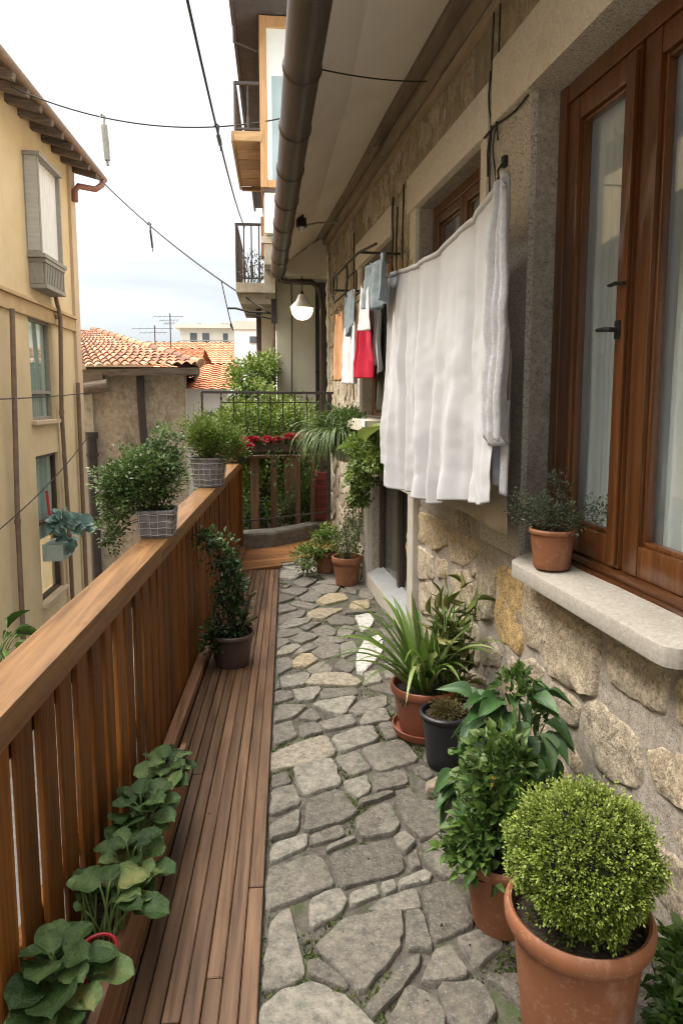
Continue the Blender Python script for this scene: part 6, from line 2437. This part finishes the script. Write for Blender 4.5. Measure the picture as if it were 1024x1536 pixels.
m_wire = M('pale_wire', (.30, .29, .27), (.42, .41, .39), sc=30, rough=.6, bump=0)
wire_wrap(t, PJ + Vector((0, 0, .001)), .088 * .86, .088, .128, .75, m_wire)
b = PJ + Vector((-.02, 0, .10))
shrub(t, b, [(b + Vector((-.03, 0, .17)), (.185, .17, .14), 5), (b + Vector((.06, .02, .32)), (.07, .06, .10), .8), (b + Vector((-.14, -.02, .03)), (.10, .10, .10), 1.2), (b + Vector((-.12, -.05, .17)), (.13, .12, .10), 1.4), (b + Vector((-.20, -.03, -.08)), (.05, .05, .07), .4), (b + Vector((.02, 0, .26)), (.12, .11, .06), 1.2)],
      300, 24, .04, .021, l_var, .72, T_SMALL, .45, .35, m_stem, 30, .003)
PK = on_rail(5.05)
t = thing('rail_pot_plant', 'loose light green bush in a round weathered grey pot, farther along the handrail', 'potted plant', tuple(PK))
pot(t, PK + Vector((0, 0, .001)), .135, .215, m_greypot, .80, .014, .02, False, soilz=.02)
wire_wrap(t, PK + Vector((0, 0, .001)), .135 * .80, .133, .205, 0, m_wire, 5, 18)
b = PK + Vector((0, 0, .19))
shrub(t, b, [(b + Vector((.0, 0, .16)), (.17, .16, .15), 4), (b + Vector((.16, .03, .13)), (.12, .12, .10), 1.6), (b + Vector((-.05, 0, .24)), (.12, .12, .10), 1)], 260, 26, .045, .024, l_lite, .42, T_SMALL, .35, .6, m_stem, 40, .002, 1.3)

# L red flowers on the end of the fence and along the railing
PL = Vector((-.05, 7.5, 1.04))
t = thing('red_flower_trough', 'narrow dark trough of small red flowers along the railing at the end', 'planter', tuple(PL))
q = MB()
q.box((-.36, 7.42, 1.04), (.47, 7.53, 1.12))
q.build('box', m_dkwood, t, bevel=.006)
P, D, Tn, C_ = clumps([((x, 7.46, 1.15), (.10, .06, .05), 1) for x in (-.30, -.14, .02, .18, .32, .44)], 90, 14, .03, .4, .4)
leaves('foliage', P, D, rdir(len(P)), .035, .02, Tn, l_mid, t)
P, D, Tn, C_ = clumps([((x, 7.42, 1.175 + (.03 if x > 0 else 0)), (.085, .06, .022), 1) for x in (-.34, -.25, -.13, -.02, .13, .24, .36)], 130, 9, .018, .4, .5)
leaves('flower', P, D, rdir(len(P)) * .5 + np.array((0, -.4, .7)), .026, .024, Tn, l_red, t)
P, D = [], []
for k in range(9):
    x = R.uniform(-.3, .4)
    for j in range(16):
        P.append((x + R.gauss(0, .025), 7.42 + R.gauss(0, .02), 1.1 - j * .025 * R.uniform(.5, 1.2)))
        D.append((R.gauss(0, .5), -.4, R.gauss(-.5, .4)))
leaves('trailing_foliage', P, D, rdir(len(P)), .045, .026, NR.random(len(P)), l_mid, t)
PL2 = Vector((fx(6.95) - .04, 6.95, RZ))
t = thing('red_flower_pot', 'low pot of red flowers and straw on the far end of the handrail', 'potted plant', tuple(PL2))
pot(t, PL2 + Vector((0, 0, .001)), .075, .06, m_darkpot, .8, .01, .015)
P, D, Tn, C_ = clumps([(PL2 + Vector((.07, -.02, .17)), (.13, .10, .05), 1)], 80, 10, .022, .4, .5)
leaves('flower', P, D, rdir(len(P)), .028, .024, Tn, l_red, t)
P, D, Tn, C_ = clumps([(PL2 + Vector((-.06, -.02, .09)), (.14, .12, .05), 1)], 40, 14, .04, .4, .3)
leaves('straw', P, D, rdir(len(P)), .05, .008, Tn, leafmat('straw_leaf', [(0, (.16, .10, .04)), (1, (.38, .28, .13))]), t)
P, D, Tn, C_ = clumps([(PL2 + Vector((.05, .02, .07)), (.13, .12, .06), 1)], 40, 12, .035, .4, .3)
leaves('foliage', P, D, rdir(len(P)), .035, .018, Tn, l_dark, t)

# M hanging basket of grassy fern with other plants, on the wall before the laundry
BM = W(5.95, 1.20, .16)
t = thing('wall_basket', 'pale half round wall basket of arching grassy fern below the hanging clothes', 'potted plant', tuple(BM))
q = MB()
q.lathe(BM + Vector((0, 0, -.14)), [(.03, 0), (.09, .02), (.13, .07), (.15, .14), (.152, .15), (.14, .15), (.12, .08)], 32)
q.build('basket', m_lintel, t, smooth=50)
q = MB()
q.lathe(BM + Vector((0, 0, -.02)), [(.02, .0), (.14, .001), (.142, .006)], 28)
q.build('soil', m_soil, t)
l_fern = leafmat('fern_frond', [(0, (.045, .085, .018)), (.5, (.12, .18, .05)), (1, (.30, .35, .17))], rough=.5)
blades(t, BM + Vector((-.05, -.02, .02)), 380, .42, .010, l_fern, .70, lean=(-.30, -.40), droop=2.0, up0=1.0, r0=.13)
blades(t, BM + Vector((-.1, -.05, .1)), 320, .46, .009, l_fern, .65, 'trailing_frond', lean=(-.22, -.5), droop=2.8, up0=.8, r0=.16)
P, D, Tn, C_ = clumps([(BM + Vector((-.05, 0, .22)), (.22, .25, .10), 2), (BM + Vector((.0, -.35, .22)), (.12, .25, .08), 1)], 90, 14, .05, .4, .4)
leaves('leafy_filler', P, D, rdir(len(P)), .04, .016, Tn, l_mid, t)
BT = W(5.0, 1.06, .16)
t = thing('trailing_plant', 'lime green plant trailing over the cream frame of the low window', 'plant', tuple(BT))
bl = [(gy(545, 668, W(5.2, 0, .3).y), (.13, .20, .09), 2), (gy(558, 690, W(5.0, 0, .25).y), (.14, .24, .10), 2), (gy(540, 712, W(5.25, 0, .28).y), (.10, .18, .10), 1.5), (gy(538, 742, W(5.3, 0, .24).y), (.07, .12, .08), .8)]
P, D, Tn, C_ = clumps([(tuple(a), b_, s_) for a, b_, s_ in bl], 190, 20, .045, .4, -.1)
leaves('foliage', P, D, rdir(len(P)) * .6 + np.array((-.4, -.3, .6)), .034, .024, np.clip(Tn + .1, 0, 1), l_lite, t)
q = MB()
for i in range(0, len(C_), 5):
    e = Vector(C_[i])
    q.tube([BT + Vector((0, .1, .12)), BT.lerp(e, .5) + Vector((0, 0, .08)), e], .0025, 5)
q.build('stem', m_gstem, t)
BB = gy(560, 655, W(4.95, 0, .30).y)
t = thing('large_leaf_plant', 'few large smooth yellow green leaves at the edge of the white sheet', 'plant', tuple(BB))
petioled(t, BB + Vector((.1, .05, -.15)), [(BB + Vector((-.06, 0, -.04)), (.3, -.6, .75), .26, .16, .9), (BB + Vector((.03, .0, .0)), (.5, -.4, .5), .20, .12, .6), (BB + Vector((-.1, .1, -.1)), (-.7, -.3, .3), .18, .11, .5)], l_lite, T_BIG, m_gstem, .005)

# N broad ivy mass behind the railing
PN = Vector((-.1, 8.7, -.0))
t = thing('climbing_hedge', 'tall mass of green climbing foliage behind the iron railing', 'hedge', tuple(PN))
bl = [((-.45, 8.15, 1.25), (.3, .12, .3), 1.6), ((.05, 8.15, 1.3), (.35, .12, .25), 1.6), ((-.58, 8.6, 1.05), (.28, .3, .55), 2.0), ((-.30, 8.5, 1.15), (.35, .3, .62), 3), ((-.35, 9.0, 1.85), (.28, .3, .30), 1.8), ((-.18, 9.1, 2.02), (.20, .3, .22), 1.0), ((.05, 8.6, 1.15), (.33, .3, .52), 2.6), ((.38, 8.6, 1.1), (.28, .3, .48), 2), ((-.2, 8.4, .45), (.5, .3, .5), 2.2), ((.3, 8.4, .4), (.4, .3, .45), 1.5), ((-.75, 8.8, .6), (.25, .3, .6), 1.2)]
bl = [(c_, r_, s_) for c_, r_, s_ in bl]
P, D, Tn, C_ = clumps(bl, 1000, 28, .10, .5, .15)
leaves('foliage', P, D, rdir(len(P)) * .6 + np.array((0, -.5, .6)), .044 * (.6 + .8 * NR.random(len(P))), .028, Tn, leafmat('ivy_leaf', [(0, (.045, .085, .010)), (.4, (.125, .20, .026)), (.8, (.24, .33, .055)), (1, (.42, .48, .17))]), t)
q = MB()
for k in range(30):
    x = R.uniform(-.7, .5)
    q.tube([(x, 8.7, -.3), (x + R.uniform(-.1, .1), 8.7, .6), (x + R.uniform(-.2, .2), 8.65, 1.5)], [.012, .009, .004], 6)
q.build('stem', m_stem, t)
# dark low plants behind the timber posts
for i, (x, y, z, lab) in enumerate(((-.30, 7.75, .3, 'dark leafy shrub behind the left end of the concrete kerb'), (.12, 8.0, .25, 'small grey leaved bush between the timber posts'), (.34, 8.0, .45, 'fresh green shoots beside the red crate'))):
    t = thing('low_shrub', lab, 'shrub', (x, y, -.02))
    bl = [((x, y, z), (.17, .12, .28), 1)]
    shrub(t, (x, y, 0), bl, 60, 15, .06, .034, (l_dark, l_var, l_mid)[i], .55, T_SMALL, .4, .3, m_stem, 12, .004)

# O plant hooked outside the fence near the camera
PO = gz(22, 985, .80)
PO = Vector((PO.x - .06, PO.y, .62))
t = thing('outside_pot_plant', 'small plant with narrow pointed leaves peeping over the outside of the fence', 'potted plant', tuple(PO))
pot(t, PO, .08, .13, m_blackpot, .75, .01, .02)
q = MB()
fxo = fx(PO.y) - .06
q.tube([PO + Vector((.06, 0, .11)), Vector((fxo - .06, PO.y, .74)), Vector((fxo, PO.y, .74))], .006, 6)
q.build('hook', m_iron, t)
sp = []
b = PO + Vector((0, 0, .1))
for k in range(34):
    a = R.uniform(0, 6.28)
    h = R.random()
    e = b + Vector((.06 * math.cos(a), .06 * math.sin(a), .05 + .17 * h))
    sp.append((e, (math.cos(a), math.sin(a), R.uniform(-.3, .8)), R.uniform(.06, .10), R.uniform(.016, .026), R.random()))
petioled(t, b, sp, l_mid, T_MED, m_gstem, .002)

# Q broad leaved plants in the trough
labs = ['nearest dark green broad leaved plant in the wooden trough, at the bottom corner', 'broad leaved plant second from the bottom in the trough, above the red mesh pot', 'broad leaved plant in the middle of the trough',
        'broad leaved plant fourth along the trough, before the last one', 'farthest broad leaved plant in the trough, with crinkled leaves']
PR = gz(146, 1432, .20)
PR = Vector((tx(PR.y) - .05, PR.y, .10))
spots_ = [(84, 1448, .34, 1.02, 17), (165, 1345, .30, .98, 17), (112, 1345, .30, .8, 8), (196, 1282, .28, .85, 9), (208, 1212, .29, 1.0, 14), (252, 1152, .28, .95, 14)]
labs.insert(2, 'small broad leaved plant close to the fence boards, between the second and the middle one')
for (px_, py_, zc, sc, nlv), lab in zip(spots_, labs):
    nlv += 6
    cc = gz(px_, py_, zc)
    cc.x = max(cc.x, fx(cc.y) + .045)
    base = Vector((max(fx(cc.y) + .05, min(cc.x, tx(cc.y) - .05)), cc.y + .02, .135))
    t = thing('broad_leaved_plant', lab, 'plant', tuple(base), 'broad leaved plants in the trough')
    sp = []
    a0 = R.uniform(0, 6)
    for k in range(nlv):
        a = a0 + 2.4 * k + R.uniform(-.35, .35)
        ring = (k + .5) / nlv
        rr = (.012 + .075 * ring) * sc
        L = R.uniform(.080, .118) * sc * (.62 + .5 * ring)
        d = Vector((math.cos(a), math.sin(a), R.uniform(.15, .5) - .34 * ring))
        e = Vector((cc.x + rr * math.cos(a), cc.y + rr * math.sin(a), cc.z + (.03 - .075 * ring) * sc + R.uniform(-.015, .015)))
        lim = fx(e.y) - .004
        if e.x + d.normalized().x * L * 1.0 < lim:
            d.x = max(d.x, 0) * .3 + .05
            d.y = (1 if math.sin(a) > 0 else -1)
            e.x = max(e.x, lim + L * .5)
        lim2 = tx(e.y) + .075
        if e.x + d.normalized().x * L > lim2 and nlv > 0:
            L *= .8
            e.x -= .02
        mid_ = e + d.normalized() * L * .6
        if math.hypot(mid_.x - PR.x, mid_.y - PR.y) < .085 or math.hypot((e + d.normalized() * L - PR).x, (e + d.normalized() * L - PR).y) < .06:
            continue
        sp.append((e, d, L, L * R.uniform(.86, 1.10), R.betavariate(2, 2)))
    petioled(t, base, sp, l_berg, T_ROUND, m_gstem, .0035)
t = thing('mesh_pot', 'small red plastic mesh pot pushed into the trough', 'pot', tuple(PR))
m_redp = M('red_mesh_plastic', (.36, .012, .025), (.45, .03, .04), sc=9, rough=.45, bump=.05)
q = MB()
q.tube([PR + Vector((.045 * math.cos(a_), .05 * math.sin(a_), .115)) for a_ in [2 * math.pi * k / 24 for k in range(25)]], .0045, 7, cap=False)
q.tube([PR + Vector((.036 * math.cos(a_), .04 * math.sin(a_), .01)) for a_ in [2 * math.pi * k / 24 for k in range(25)]], .004, 7, cap=False)
for k in range(18):
    a_ = 2 * math.pi * k / 18
    q.tube([PR + Vector((.036 * math.cos(a_), .04 * math.sin(a_), .01)), PR + Vector((.045 * math.cos(a_ + .15), .05 * math.sin(a_ + .15), .115))], .002, 5)
q.build('mesh', m_redp, t, smooth=50)
q = MB()
q.lathe(PR, [(.01, .012), (.034, .014), (.041, .10), (.01, .104)], 20)
q.build('soil', m_soil, t)
